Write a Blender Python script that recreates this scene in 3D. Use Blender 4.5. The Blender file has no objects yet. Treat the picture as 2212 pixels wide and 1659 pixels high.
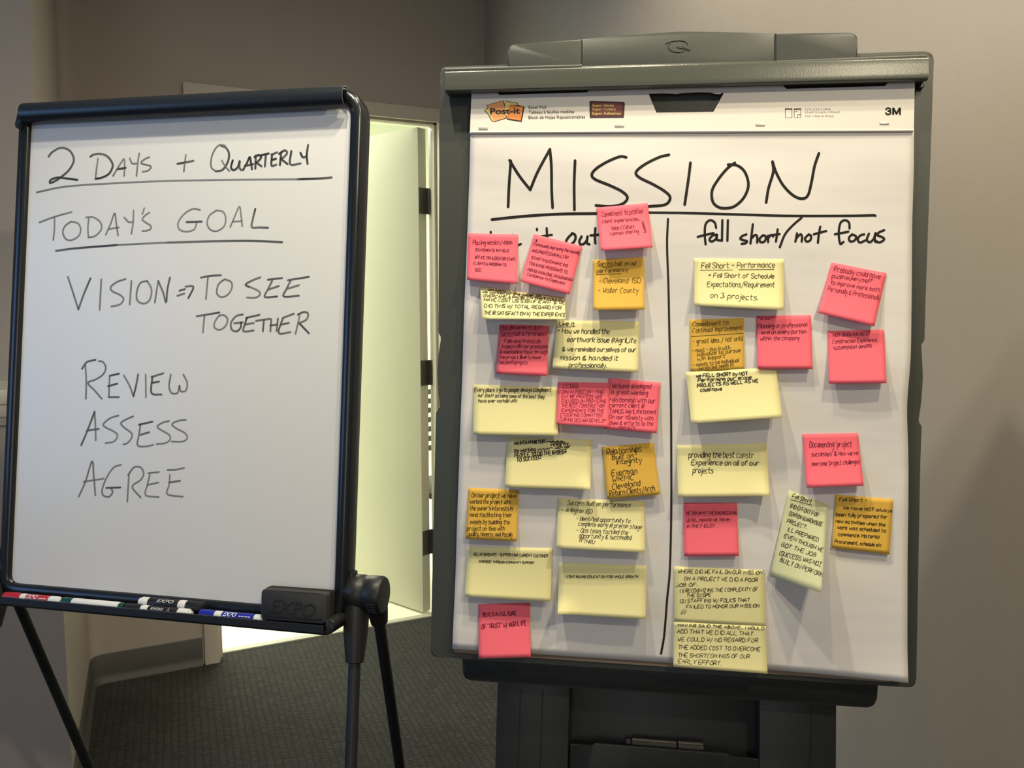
import bpy, bmesh, math, random
from mathutils import Vector, Matrix
from mathutils.geometry import tessellate_polygon
random.seed(7)
sc = bpy.context.scene
COL = sc.collection
PI = math.pi

# ------------------------------------------------------------------ camera
CAM = Vector((0.0, 0.0, 1.33)); F_PX = 1800.0
PITCH = math.radians(5.789); HEAD = math.radians(63.817)
hd = Vector((math.cos(HEAD), math.sin(HEAD), 0)); RT = Vector((math.sin(HEAD), -math.cos(HEAD), 0))
FW = hd*math.cos(PITCH) - Vector((0, 0, 1))*math.sin(PITCH)
UPV = hd*math.sin(PITCH) + Vector((0, 0, 1))*math.cos(PITCH)
cd = bpy.data.cameras.new('camera'); cam = bpy.data.objects.new('camera', cd); COL.objects.link(cam)
cd.sensor_width = 36; cd.lens = F_PX/2212*36; cd.clip_start = .02
cam.location = CAM; cam.rotation_euler = (PI/2-PITCH, 0, HEAD-PI/2)
sc.camera = cam
# ------------------------------------------------------------------ world, lights, exposure
w = bpy.data.worlds.new('world'); sc.world = w; w.use_nodes = True
w.node_tree.nodes['Background'].inputs[0].default_value = (.62, .78, 1.0, 1)
w.node_tree.nodes['Background'].inputs[1].default_value = .35
vs = sc.view_settings
vs.view_transform = 'Standard'; vs.look = 'None'; vs.gamma = 1; vs.use_curve_mapping = False; vs.exposure = 0.0
sc.cycles.use_denoising = True
sc.cycles.max_bounces = 8; sc.cycles.sample_clamp_indirect = 4

def spot(name, loc, tgt, energy, color, size=.05, angle=120, blend=.8):
    l = bpy.data.lights.new(name, 'SPOT'); l.energy = energy; l.color = color
    l.shadow_soft_size = size; l.spot_size = math.radians(angle); l.spot_blend = blend
    o = bpy.data.objects.new(name, l); COL.objects.link(o); o.location = loc
    o.rotation_euler = (Vector(tgt)-Vector(loc)).to_track_quat('-Z', 'Y').to_euler(); return o
def area(name, loc, tgt, energy, color, sx, sy):
    l = bpy.data.lights.new(name, 'AREA'); l.energy = energy; l.color = color
    l.shape = 'RECTANGLE'; l.size = sx; l.size_y = sy
    o = bpy.data.objects.new(name, l); COL.objects.link(o); o.location = loc
    o.rotation_euler = (Vector(tgt)-Vector(loc)).to_track_quat('-Z', 'Y').to_euler(); return o
WARM = (1.0, .87, .62)
spot('downlight_front', (.98, .16, 2.68), (.98, .16, 0), 48, WARM, .03, 132, .5)
spot('downlight_middle', (.52, .80, 2.68), (.52, .80, 0), 40, WARM, .025, 140, .6)
spot('downlight_corner', (1.10, 1.50, 2.68), (1.10, 1.50, 0), 38, WARM, .05, 140, .8)
spot('downlight_side', (.10, .95, 2.68), (.10, 1.05, 0), 54, (1.0, .92, .74), .03, 96, .6)
spot('downlight_rear', (.49, -.93, 2.68), (.55, -.6, 0), 52, WARM, .05, 168, .3)
spot('door_wall_fill', (.62, 2.30, 2.68), (.62, 2.35, 0), 5, (1.0, .93, .82), .08, 150, .8)  # added fill lamp, lifts the dim door wall
area('side_window_daylight', (-2.85, 1.4, 1.65), (0, 1.4, 1.5), 17, (.20, .46, 1.0), 1.5, 1.3)
area('rear_fill_light', (-1.5, -2.5, 1.6), (.2, 1.2, 1.1), 22, (1.0, .97, .94), 1.8, 1.5)  # added soft fill for whiteboard and lower pad; no window behind it
area('next_room_panel', (.55, 4.7, 2.62), (.55, 4.7, 0), 128, (.98, 1.0, .84), 1.8, 1.8)

# ------------------------------------------------------------------ measuring helpers (photograph measurements -> points on real planes)
def ray(x, y): return (RT*(x-1106) - UPV*(y-829.5) + FW*F_PX).normalized()
def on_floor(x, y, z=0.0):
    d = ray(x, y); return CAM + d*((z-CAM.z)/d.z)
def on_x(x, y, X):
    d = ray(x, y); return CAM + d*((X-CAM.x)/d.x)
def on_y(x, y, Y):
    d = ray(x, y); return CAM + d*((Y-CAM.y)/d.y)
class Frame:
    def __init__(s, O, U, V):
        s.O = Vector(O); s.U = Vector(U).normalized(); V = Vector(V)
        s.W = s.U.cross(V).normalized(); s.V = s.W.cross(s.U).normalized()
        s.M = Matrix(((s.U.x, s.V.x, s.W.x, s.O.x), (s.U.y, s.V.y, s.W.y, s.O.y), (s.U.z, s.V.z, s.W.z, s.O.z), (0, 0, 0, 1)))
        s.I = s.M.inverted()
    def pix(s, x, y, wd=0.0):           # point of the plane w = wd seen at a measured place
        d = ray(x, y); P = s.O + s.W*wd
        p = CAM + d*((P-CAM).dot(s.W)/d.dot(s.W)); q = s.I @ p
        return Vector((q.x, q.y, wd))
    def wld(s, p): return s.M @ Vector(p)
    def loc(s, p): return s.I @ Vector(p)
EZ = Frame((0.5106, 1.1795, 1.5783), (.8374, -.5463, -.0169), (.0914, .1096, .9898))
WB = Frame((-.0995, 1.7985, 1.6360), (.7846, -.6200, -.0020), (.0813, .0997, .9917))

# ------------------------------------------------------------------ materials
def mat(name, col, rough=.5, metal=0., bump=None, noise=None, spec=.5, coat=0.):
    m = bpy.data.materials.new(name); m.use_nodes = True; nt = m.node_tree; b = nt.nodes['Principled BSDF']
    b.inputs['Base Color'].default_value = (*col, 1); b.inputs['Roughness'].default_value = rough
    b.inputs['Metallic'].default_value = metal; b.inputs['Specular IOR Level'].default_value = spec
    if coat: b.inputs['Coat Weight'].default_value = coat; b.inputs['Coat Roughness'].default_value = .15
    tc = nt.nodes.new('ShaderNodeTexCoord')
    if noise:                                        # (scale, amount, stretch)
        sc_, am, st = noise
        mp = nt.nodes.new('ShaderNodeMapping'); mp.inputs['Scale'].default_value = st
        n = nt.nodes.new('ShaderNodeTexNoise'); n.inputs['Scale'].default_value = sc_; n.inputs['Detail'].default_value = 4
        mx = nt.nodes.new('ShaderNodeMix'); mx.data_type = 'RGBA'
        mx.inputs[6].default_value = (*[c*(1-am) for c in col], 1); mx.inputs[7].default_value = (*[min(1, c*(1+am)) for c in col], 1)
        nt.links.new(tc.outputs['Object'], mp.inputs[0]); nt.links.new(mp.outputs[0], n.inputs['Vector'])
        nt.links.new(n.outputs['Fac'], mx.inputs[0]); nt.links.new(mx.outputs[2], b.inputs['Base Color'])
    if bump:                                         # (scale, strength, distance, stretch)
        sc_, stg, dist, st = bump
        mp = nt.nodes.new('ShaderNodeMapping'); mp.inputs['Scale'].default_value = st
        n = nt.nodes.new('ShaderNodeTexNoise'); n.inputs['Scale'].default_value = sc_; n.inputs['Detail'].default_value = 3
        bp = nt.nodes.new('ShaderNodeBump'); bp.inputs['Strength'].default_value = stg; bp.inputs['Distance'].default_value = dist
        nt.links.new(tc.outputs['Object'], mp.inputs[0]); nt.links.new(mp.outputs[0], n.inputs['Vector'])
        nt.links.new(n.outputs['Fac'], bp.inputs['Height']); nt.links.new(bp.outputs[0], b.inputs['Normal'])
    return m
def ink_mat(name, dark, light):                      # ink whose density varies along the stroke
    m = bpy.data.materials.new(name); m.use_nodes = True; nt = m.node_tree; b = nt.nodes['Principled BSDF']
    at = nt.nodes.new('ShaderNodeAttribute'); at.attribute_name = 'ink'
    mx = nt.nodes.new('ShaderNodeMix'); mx.data_type = 'RGBA'
    mx.inputs[6].default_value = (*light, 1); mx.inputs[7].default_value = (*dark, 1)
    nt.links.new(at.outputs['Fac'], mx.inputs[0]); nt.links.new(mx.outputs[2], b.inputs['Base Color'])
    b.inputs['Roughness'].default_value = .7; b.inputs['Specular IOR Level'].default_value = .2
    return m
M = dict(
 framem=mat('frame_lacquer', (.010, .013, .017), .24),
 emb=mat('emblem_grey', (.022, .024, .021), .5), stand=mat('grey_plastic_shaded', (.015, .0178, .0168), .45, bump=(600, .2, .001, (1, 1, 1))),  # stand: the easel's grey plastic, darkened to carry the shade below the pad
 wall=mat('woven_wallcovering', (.415, .375, .34), .85, bump=(620, .28, .0012, (1, 1, .6)), noise=(5, .03, (6, 6, .4))),
 wall_far=mat('painted_wall', (.80, .82, .72), .8),
 ceil=mat('ceiling_paint', (.62, .60, .56), .9),
 trim=mat('trim_paint', (.56, .52, .45), .5),
 base=mat('vinyl_base', (.082, .081, .078), .55),
 tile=mat('cream_tile', (.92, .90, .74), .45),
 strip=mat('threshold_strip', (.50, .50, .42), .5),
 door=mat('door_paint', (.62, .62, .50), .5, bump=(90, .1, .001, (1, 1, 1))),
 steel=mat('hinge_steel', (.16, .16, .15), .4, .8),
 plate=mat('switch_plate', (.46, .43, .36), .45), toggle=mat('switch_toggle', (.62, .60, .52), .4),
 blackp=mat('black_plastic', (.016, .017, .018), .42, bump=(500, .15, .001, (1, 1, 1))),
 blackm=mat('black_paint', (.012, .014, .017), .46),
 railm=mat('rail_paint', (.014, .018, .024), .33),
 silver=mat('cut_aluminium', (.6, .6, .6), .35, 1.),
 board=mat('whiteboard_enamel', (.78, .78, .755), .28, noise=(3, .02, (1, 1, 1)), coat=.1),
 eraser=mat('eraser_shell', (.034, .034, .034), .7, bump=(800, .3, .001, (1, 1, 1))),
 felt=mat('eraser_felt', (.006, .006, .006), .95),
 easel=mat('grey_plastic', (.045, .051, .043), .44, bump=(700, .16, .0008, (1, 1, 1)), noise=(14, .04, (1, 1, 1))),
 easeld=mat('grey_plastic_smooth', (.070, .078, .064), .27, bump=(500, .12, .001, (1, 1, 1)), noise=(9, .05, (1, 1, 1))),
 paper=mat('pad_paper', (.72, .695, .665), .8, bump=(3.2, .3, .014, (.7, 2.4, 1))),
 card=mat('header_card', (.78, .735, .66), .6), brown=mat('grey_board', (.36, .26, .17), .85),
 staple=mat('staple_wire', (.62, .58, .52), .4, .4),
 black=mat('print_black', (.018, .014, .012), .6), grey=mat('print_grey', (.30, .27, .235), .6),
 peach=mat('print_peach', (.80, .36, .13), .6), orange=mat('print_orange', (.74, .25, .05), .6),
 lemon=mat('print_yellow', (.84, .62, .20), .6), maroon=mat('print_maroon', (.17, .035, .045), .6), maroond=mat('print_dark_maroon', (.05, .015, .015), .6),
 gold=mat('print_gold', (.78, .66, .16), .6),
 n_pink=mat('note_pink', (.95, .145, .195), .75), n_pale=mat('note_pale', (.80, .74, .36), .75),
 n_gold=mat('note_gold', (.72, .43, .055), .75), n_green=mat('note_green', (.60, .62, .36), .75),
 ink_board=ink_mat('dry_ink', (.02, .022, .022), (.34, .35, .34)),
 ink_big=ink_mat('marker_ink', (.012, .010, .008), (.06, .05, .042)),
 ink_pen=ink_mat('pen_ink', (.015, .015, .016), (.22, .19, .10)),
 ink_pink=ink_mat('pen_ink_on_pink', (.07, .008, .04), (.50, .05, .08)),
 ink_gold=ink_mat('pen_ink_on_gold', (.02, .015, .006), (.26, .16, .03)),
 m_red=mat('marker_red', (.42, .018, .035), .3), m_green=mat('marker_green', (.006, .06, .05), .3), m_blue=mat('marker_blue', (.012, .02, .32), .3),
 m_white=mat('marker_white', (.72, .74, .74), .35), m_black=mat('marker_black', (.008, .008, .009), .45),
)
def carpet_mat():
    m = bpy.data.materials.new('ribbed_carpet'); m.use_nodes = True; nt = m.node_tree; b = nt.nodes['Principled BSDF']
    tc = nt.nodes.new('ShaderNodeTexCoord'); mp = nt.nodes.new('ShaderNodeMapping'); mp.inputs['Scale'].default_value = (1, 1, 1)
    mp.inputs['Rotation'].default_value = (0, 0, math.radians(4))
    nt.links.new(tc.outputs['Object'], mp.inputs[0])
    ns = nt.nodes.new('ShaderNodeTexNoise'); ns.inputs['Scale'].default_value = 55; ns.inputs['Detail'].default_value = 2
    nt.links.new(mp.outputs[0], ns.inputs['Vector'])
    br = nt.nodes.new('ShaderNodeTexBrick'); br.inputs['Scale'].default_value = 1
    br.inputs['Brick Width'].default_value = .012; br.inputs['Row Height'].default_value = .021
    br.inputs['Mortar Size'].default_value = .0023; br.inputs['Mortar Smooth'].default_value = .8
    br.inputs['Color1'].default_value = (.045, .045, .041, 1); br.inputs['Color2'].default_value = (.028, .028, .026, 1)
    br.inputs['Mortar'].default_value = (.020, .020, .018, 1)
    mx = nt.nodes.new('ShaderNodeMix'); mx.data_type = 'VECTOR'; mx.inputs[0].default_value = .012
    nt.links.new(mp.outputs[0], mx.inputs[4]); nt.links.new(ns.outputs['Color'], mx.inputs[5])
    rot = nt.nodes.new('ShaderNodeMapping'); rot.inputs['Rotation'].default_value = (0, 0, PI/2)
    nt.links.new(mx.outputs[1], rot.inputs[0]); nt.links.new(rot.outputs[0], br.inputs['Vector'])
    nt.links.new(br.outputs['Color'], b.inputs['Base Color']); b.inputs['Roughness'].default_value = .95
    bp = nt.nodes.new('ShaderNodeBump'); bp.inputs['Strength'].default_value = .8; bp.inputs['Distance'].default_value = .004
    nt.links.new(br.outputs['Fac'], bp.inputs['Height']); bp.invert = True
    nt.links.new(bp.outputs[0], b.inputs['Normal'])
    return m
M['carpet'] = carpet_mat()

# ------------------------------------------------------------------ mesh helpers
def link(name, me, m, parent=None, smooth=None):
    o = bpy.data.objects.new(name, me); COL.objects.link(o)
    if m is not None: me.materials.append(M[m] if isinstance(m, str) else m)
    if parent is not None: o.parent = parent
    if smooth is not None:
        for p in me.polygons: p.use_smooth = True
        if smooth < 180: me.set_sharp_from_angle(angle=math.radians(smooth))
    return o
def from_bm(name, bm, m, parent=None, smooth=35):
    bmesh.ops.recalc_face_normals(bm, faces=bm.faces)
    me = bpy.data.meshes.new(name); bm.to_mesh(me); bm.free(); return link(name, me, m, parent, smooth)
def tag(o, label, cat, group=None):
    o['label'] = label; o['category'] = cat
    if group: o['group'] = group
    return o
def thing(name, label, cat, matrix, group=None):
    o = bpy.data.objects.new(name, None); COL.objects.link(o); o.matrix_world = matrix; o.empty_display_size = .1
    return tag(o, label, cat, group)
def struct(o): o['kind'] = 'structure'; return o
def box(bm, a, b, bev=0., seg=2):
    a = Vector(a); b = Vector(b)
    r = bmesh.ops.create_cube(bm, size=1, matrix=Matrix.Translation((a+b)/2) @ Matrix.Diagonal((abs(b.x-a.x), abs(b.y-a.y), abs(b.z-a.z), 1)))
    if bev:
        es = {e for v in r['verts'] for e in v.link_edges}
        bmesh.ops.bevel(bm, geom=list(es), offset=bev, segments=seg, profile=.6, affect='EDGES')
def boxo(name, a, b, m, parent=None, bev=0., seg=2):
    bm = bmesh.new(); box(bm, a, b, bev, seg); return from_bm(name, bm, m, parent)
def prism(bm, outline, w0, w1, bev=0., seg=2, holes=None):
    """polygon in (u, v) extruded between w0 and w1 (w1 is the front)"""
    if holes:
        loops = [[Vector((p[0], p[1], 0)) for p in outline]] + [[Vector((p[0], p[1], 0)) for p in h] for h in holes]
        tris = tessellate_polygon(loops); flat = [p for l in loops for p in l]
        vf = [bm.verts.new((p.x, p.y, w1)) for p in flat]; vb = [bm.verts.new((p.x, p.y, w0)) for p in flat]
        for t in tris:
            bm.faces.new([vf[i] for i in t]); bm.faces.new([vb[i] for i in reversed(t)])
        k = 0
        for l in loops:
            n = len(l)
            for i in range(n):
                a, b = k+i, k+(i+1) % n; bm.faces.new((vf[a], vf[b], vb[b], vb[a]))
            k += n
        return
    vf = [bm.verts.new((p[0], p[1], w1)) for p in outline]; vb = [bm.verts.new((p[0], p[1], w0)) for p in outline]
    n = len(vf); f = bm.faces.new(vf); bm.faces.new(list(reversed(vb)))
    for i in range(n): bm.faces.new((vf[i], vb[i], vb[(i+1) % n], vf[(i+1) % n]))
    if bev:
        bmesh.ops.bevel(bm, geom=list(f.edges), offset=bev, segments=seg, profile=.5, affect='EDGES')
def rounded(pts, r, n=5):
    """round the corners of a closed polygon; r is a number or a list"""
    out = []; N = len(pts)
    for i, p in enumerate(pts):
        p = Vector(p[:2]); a = Vector(pts[i-1][:2]); b = Vector(pts[(i+1) % N][:2])
        ri = r[i] if isinstance(r, (list, tuple)) else r
        if ri <= 0: out.append(p); continue
        da = (a-p); db = (b-p); ri = min(ri, da.length*.45, db.length*.45)
        A = p+da.normalized()*ri; B = p+db.normalized()*ri
        for k in range(n+1):
            t = k/n; out.append(A*(1-t)**2 + p*2*t*(1-t) + B*t*t)
    return out
def tube(bm, a, b, r0, r1=None, seg=16, caps=True):
    a = Vector(a); b = Vector(b); r1 = r0 if r1 is None else r1; d = (b-a).normalized()
    x = d.orthogonal().normalized(); y = d.cross(x)
    A = [bm.verts.new(a+(x*math.cos(2*PI*i/seg)+y*math.sin(2*PI*i/seg))*r0) for i in range(seg)]
    B = [bm.verts.new(b+(x*math.cos(2*PI*i/seg)+y*math.sin(2*PI*i/seg))*r1) for i in range(seg)]
    for i in range(seg): bm.faces.new((A[i], A[(i+1) % seg], B[(i+1) % seg], B[i]))
    if caps: bm.faces.new(list(reversed(A))); bm.faces.new(B)
def lathe(bm, a, axis, prof, seg=24):
    """prof: (distance along the axis, radius)"""
    a = Vector(a); d = Vector(axis).normalized(); x = d.orthogonal().normalized(); y = d.cross(x); rings = []
    for t, r in prof:
        rings.append([bm.verts.new(a+d*t+(x*math.cos(2*PI*i/seg)+y*math.sin(2*PI*i/seg))*max(r, 1e-5)) for i in range(seg)])
    for A, B in zip(rings, rings[1:]):
        for i in range(seg): bm.faces.new((A[i], A[(i+1) % seg], B[(i+1) % seg], B[i]))
    bm.faces.new(list(reversed(rings[0]))); bm.faces.new(rings[-1])

# ------------------------------------------------------------------ writing
class Ink:
    def __init__(s): s.v = []; s.f = []; s.c = []; s.parts = []
    def stroke(s, pts, hw, mp, ink=1.0, smooth=True, fade=.25, cap=True):
        P = [Vector(p) for p in pts]
        if len(P) == 1: P = [P[0], P[0]+Vector((.6, .6))]
        if smooth and len(P) > 2:
            Q = []
            for i in range(len(P)-1):
                p0 = P[i-1] if i else P[0]*2-P[1]; p1, p2 = P[i], P[i+1]; p3 = P[i+2] if i+2 < len(P) else P[-1]*2-P[-2]
                n = smooth if isinstance(smooth, int) and smooth > 1 else 5
                for k in range(n):
                    t = k/n
                    Q.append(.5*((2*p1)+(p2-p0)*t+(2*p0-5*p1+4*p2-p3)*t*t+(3*p1-p0-3*p2+p3)*t**3))
            Q.append(P[-1]); P = Q
        P = [p for i, p in enumerate(P) if i == 0 or (p-P[i-1]).length > 1e-4]
        if len(P) < 2: return
        D = [(P[min(i+1, len(P)-1)]-P[max(i-1, 0)]) for i in range(len(P))]
        D = [d.normalized() if d.length > 1e-9 else Vector((1, 0)) for d in D]
        k0 = len(s.v); rows = []; s.parts.append((k0, len(s.f), sum(P, Vector((0, 0)))/len(P)))
        if cap:
            rows.append((P[0]-D[0]*hw*.95, D[0], hw*.35)); rows.append((P[0]-D[0]*hw*.6, D[0], hw*.8))
        for p, d in zip(P, D): rows.append((p, d, hw))
        if cap:
            rows.append((P[-1]+D[-1]*hw*.6, D[-1], hw*.8)); rows.append((P[-1]+D[-1]*hw*.95, D[-1], hw*.35))
        n = len(rows); ph = random.random()*6
        for i, (p, d, h) in enumerate(rows):
            nn = Vector((-d.y, d.x)); s.v.append(mp(p+nn*h)); s.v.append(mp(p-nn*h))
            t = i/(n-1); c = ink*(1-fade*(.5+.5*math.sin(ph+t*5))); 
            if t < .12 or t > .9: c = min(1, c*1.15)
            s.c += [c, c]
        for i in range(n-1):
            a = k0+2*i; s.f.append((a, a+1, a+3, a+2))
    def build(s, name, m, parent):
        me = bpy.data.meshes.new(name); me.from_pydata([tuple(v) for v in s.v], [], s.f)
        at = me.attributes.new('ink', 'FLOAT', 'POINT'); at.data.foreach_set('value', s.c)
        return link(name, me, m, parent)
    def words(s, name, boxes, m, parent):     # one object for every written word
        ends = s.parts[1:]+[(len(s.v), len(s.f), None)]; out = [Ink() for b in boxes]
        for (v0, f0, c), (v1, f1, _) in zip(s.parts, ends):
            ds = [max(b[0]-c.x, 0, c.x-b[2])+max(b[1]-c.y, 0, c.y-b[3]) for b in boxes]; o = out[ds.index(min(ds))]; k = len(o.v)
            o.v += s.v[v0:v1]; o.c += s.c[v0:v1]; o.f += [tuple(i-v0+k for i in f) for f in s.f[f0:f1]]
        for o in out:
            if o.v: o.build(name, m, parent)
G = {  # single stroke hand lettering; x then y, base line 3, x height 7, capitals 9
'A':'032943 1535','B':'0309293827064635442303','C':'48391806051333','D':'03092947443303','E':'49090343 0636','F':'490903 0636','G':'48391806051333442646','H':'0309 4943 0646','I':'2923',
'J':'3935230304','K':'0309 490643','L':'090343','M':'0309254943','N':'03094349','O':'291806041333444639'+'29','P':'03093948473606','Q':'29180604133344463929 2442','R':'03093948473606 1643',
'S':'4839190807264544331304','T':'0949 2923','U':'090413334449','V':'092349','W':'0913263349','X':'0943 4903','Y':'092649 2623','Z':'09490343',
'a':'3717060413233537 3743','b':'0903 06172736341303','c':'371706041333','d':'3717060413233637 3933','e':'053536271706041333','f':'39281813 0737','g':'3717060514243637 37312001','h':'0903 0617273633','i':'0703 0908',
'j':'17110001 1918','k':'0903 370533','l':'0903','m':'0703 06172623 26374643','n':'0703 0617273633','o':'1706041323343627'+'17','p':'0700 06172736341303','q':'3730 37170604132334','r':'0703 06172737','s':'37170635342303',
't':'19142333 0737','u':'070413233637 3733','v':'071337','w':'0713253347','x':'0733 3703','y':'0714 3710','z':'07370333',
'0':'18060413343628'+'18','1':'2923','2':'08192838370343','3':'0939263645341304','5':'39090636341303','/':'0139','(':'19060412','[':'19060412',')':'09161402',',':'1412','.':'0304','-':'0636',':':'0605 0403','&':'4306183827041333'+'45','@':'3626152434473818060312 33',
'$':'4839190807264544331304 2a22',"'":'1918','"':'0908 1918','*':'1517 0636 0537','?':'0819393725 2423','!':'0905 0403','+':'0646 2824','…':'03'}
def glyph(ch):
    s = G.get(ch) or G.get(ch.upper())
    if s is None: return [], 1
    s2 = []; 
    for st in s.split():
        if len(st) % 2: st = st[:-1]
        pts = [(int(st[i], 16), int(st[i+1], 16)) for i in range(0, len(st), 2)]
        if len(pts): s2.append(pts)
    mx = max(p[0] for q in s2 for p in q) if s2 else 1
    return s2, mx
def hand(ink, line, hw, mp, tr, slant=.12, dens=.9, fade=.4):
    text, x0, y0, x1, y1, h = line; a = tr((x0, y0)); b = tr((x1, y1)); k = (tr((h, 0))-tr((0, 0))).length/6.0
    lay = []; x = 0
    for ch in text:
        if ch == ' ': x += 2.4; continue
        g, wd = glyph(ch)
        for st in g: lay.append([(x+px, py-3) for px, py in st])
        x += wd+1.25
    tot = max(x-1.25, 1); d = (b-a); ux = d/tot; un = Vector((d.y, -d.x)).normalized()*k
    for st in lay:
        jx, jy = random.uniform(-.25, .25), random.uniform(-.35, .35)
        pts = [a+ux*(px+jx+slant*py+random.uniform(-.12, .12))+un*(py+jy+random.uniform(-.15, .15)) for px, py in st]
        ink.stroke(pts, hw*random.uniform(.85, 1.15), mp, dens*random.uniform(.75, 1.05), 2, fade, cap=False)
def zoomer(ox, oy, s): return lambda p: Vector((ox+p[0]/s, oy+p[1]/s))
Z1 = zoomer(0, 180, 2.765); Z2 = zoomer(0, 740, 2.765); Z6 = zoomer(920, 40, 3.771); Z7 = zoomer(1480, 40, 3.771)
A1 = zoomer(990, 430, 4.148); A2 = zoomer(990, 810, 4.148); A3 = zoomer(970, 1150, 4.739); A4 = zoomer(1430, 430, 3.949)
A5 = zoomer(1430, 780, 3.687); A6 = zoomer(1430, 1180, 3.463); AA = zoomer(1000, 480, 7.54); AF = zoomer(1640, 1030, 5.722)
PX = zoomer(0, 0, 1)
def parse(s):   # "x,y x,y|x,y ..." -> strokes
    return [[tuple(float(c) for c in q.split(',')) for q in st.split()] for st in s.split('|')]
def traced(ink, s, tr, hw, mp, dens=1., fade=.25, var=0.):
    for st in parse(s): ink.stroke([tr(p) for p in st], hw, mp, dens*random.uniform(1-var, 1), 6, fade)
def text_pts(text, bold=0., shear=0.):
    cu = bpy.data.curves.new('type', 'FONT'); cu.body = text; cu.offset = bold; cu.shear = shear; cu.resolution_u = 3
    o = bpy.data.objects.new('type', cu); COL.objects.link(o); bpy.context.view_layer.update()
    me = o.to_mesh(); V = [v.co.copy() for v in me.vertices]; Fc = [tuple(p.vertices) for p in me.polygons]
    o.to_mesh_clear(); bpy.data.objects.remove(o); bpy.data.curves.remove(cu); return V, Fc
def printed(name, text, p0, p1, cap, mp, m, parent, bold=0., shear=0.):
    """type set between the measured base line ends p0 and p1, cap = height of a capital"""
    V, Fc = text_pts(text, bold, shear); x0 = min(v.x for v in V); x1 = max(v.x for v in V)
    a = Vector(p0); b = Vector(p1); d = (b-a)/(x1-x0); un = Vector(((b-a).y, -(b-a).x)).normalized()*cap/.73
    me = bpy.data.meshes.new(name); me.from_pydata([tuple(mp(a+d*(v.x-x0)+un*v.y)) for v in V], [], Fc)
    return link(name, me, m, parent)

# ================================================================== the setting
YD = 3.136; XR = 1.42; XL = -.088; XC = -.12; YL = 2.35; ZC = 2.72; ZO = 2.025; XO0, XO1 = .337, 1.215
XB, YB = -3.0, -2.6
struct(boxo('floor', (XB, YB, -.05), (XR, YD+.075, 0), 'carpet'))
struct(boxo('ceiling', (XB, YB, ZC), (XR+.1, YD+.12, ZC+.05), 'ceil'))
struct(boxo('wall_right', (XR, YB, 0), (XR+.1, YD+.12, ZC), 'wall'))
bm = bmesh.new()
box(bm, (XL-.1, YD, 0), (XO0-.02, YD+.12, ZC)); box(bm, (XO1+.02, YD, 0), (XR, YD+.12, ZC)); box(bm, (XO0-.02, YD, ZO+.02), (XO1+.02, YD+.12, ZC))
struct(from_bm('wall_back', bm, 'wall'))
RC = .05
arc = [(XL+RC-RC*math.cos(a), YD-RC+RC*math.sin(a)) for a in [PI/2*k/8 for k in range(9)]]
bm = bmesh.new(); prism(bm, [(XC-.12, YL), (XC, YL)]+arc+[(XL+RC, YD+.01), (XC-.12, YD+.01)], 0, ZC)
struct(from_bm('wall_return', bm, 'wall', None, 40))
struct(boxo('wall_left', (XB, YL-.001, 0), (XC+.0005, YL+.1, ZC), 'wall', None, .0))
struct(boxo('wall_front', (XB, YB-.1, 0), (XR+.1, YB, ZC), 'wall'))
bm = bmesh.new()
box(bm, (XB-.1, YB, 0), (XB, YL, .95)); box(bm, (XB-.1, YB, 2.35), (XB, YL, ZC)); box(bm, (XB-.1, YB, .95), (XB, .45, 2.35)); box(bm, (XB-.1, 1.95, .95), (XB, YL, 2.35))
struct(from_bm('wall_side', bm, 'wall'))
wn = bmesh.new()
for a, b in (((.45, .95), (1.95, 1.0)), ((.45, 2.3), (1.95, 2.35)), ((.45, .95), (.5, 2.35)), ((1.9, .95), (1.95, 2.35)), ((1.18, .95), (1.22, 2.35))):
    box(wn, (XB-.06, a[0], a[1]), (XB-.02, b[0], b[1]))
struct(from_bm('window_1', wn, 'trim'))
# baseboards: cove base with a toe
def baseboard(name, a, b, nrm):
    a = Vector((a[0], a[1], 0)); b = Vector((b[0], b[1], 0)); n = Vector((nrm[0], nrm[1], 0)); bm = bmesh.new()
    prof = [(0, 0), (.016, 0), (.013, .008), (.006, .018), (.004, .03), (.004, .098), (.002, .1015), (0, .1015)]
    A = [bm.verts.new(a+n*o+Vector((0, 0, z))) for o, z in prof]; B = [bm.verts.new(b+n*o+Vector((0, 0, z))) for o, z in prof]
    for i in range(len(prof)): j = (i+1) % len(prof); bm.faces.new((A[i], A[j], B[j], B[i]))
    bm.faces.new(A); bm.faces.new(list(reversed(B)))
    return struct(from_bm(name, bm, 'base', None, 30))
def base_path(name, pts):
    P = [Vector(p) for p in pts]; bm = bmesh.new(); rings = []
    prof = [(-.002, 0), (.016, 0), (.013, .008), (.006, .018), (.004, .03), (.004, .098), (.002, .1015), (-.002, .1015)]
    for i, p in enumerate(P):
        d = (P[min(i+1, len(P)-1)]-P[max(i-1, 0)]).normalized(); n = Vector((d.y, -d.x))
        rings.append([bm.verts.new((p.x+n.x*o, p.y+n.y*o, z)) for o, z in prof])
    for A, B in zip(rings, rings[1:]):
        for i in range(8): bm.faces.new((A[i], A[(i+1) % 8], B[(i+1) % 8], B[i]))
    bm.faces.new(rings[0]); bm.faces.new(list(reversed(rings[-1])))
    return struct(from_bm(name, bm, 'base', None, 30))
base_path('baseboard_back', [(XC, YL-.004)]+arc+[(.279, YD)])
baseboard('baseboard_corner', (1.275, YD), (XR, YD), (0, -1))
baseboard('baseboard_left', (XB, YL), (XC+.004, YL), (0, -1))
baseboard('baseboard_right', (XR, YB), (XR, YD), (-1, 0))
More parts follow.
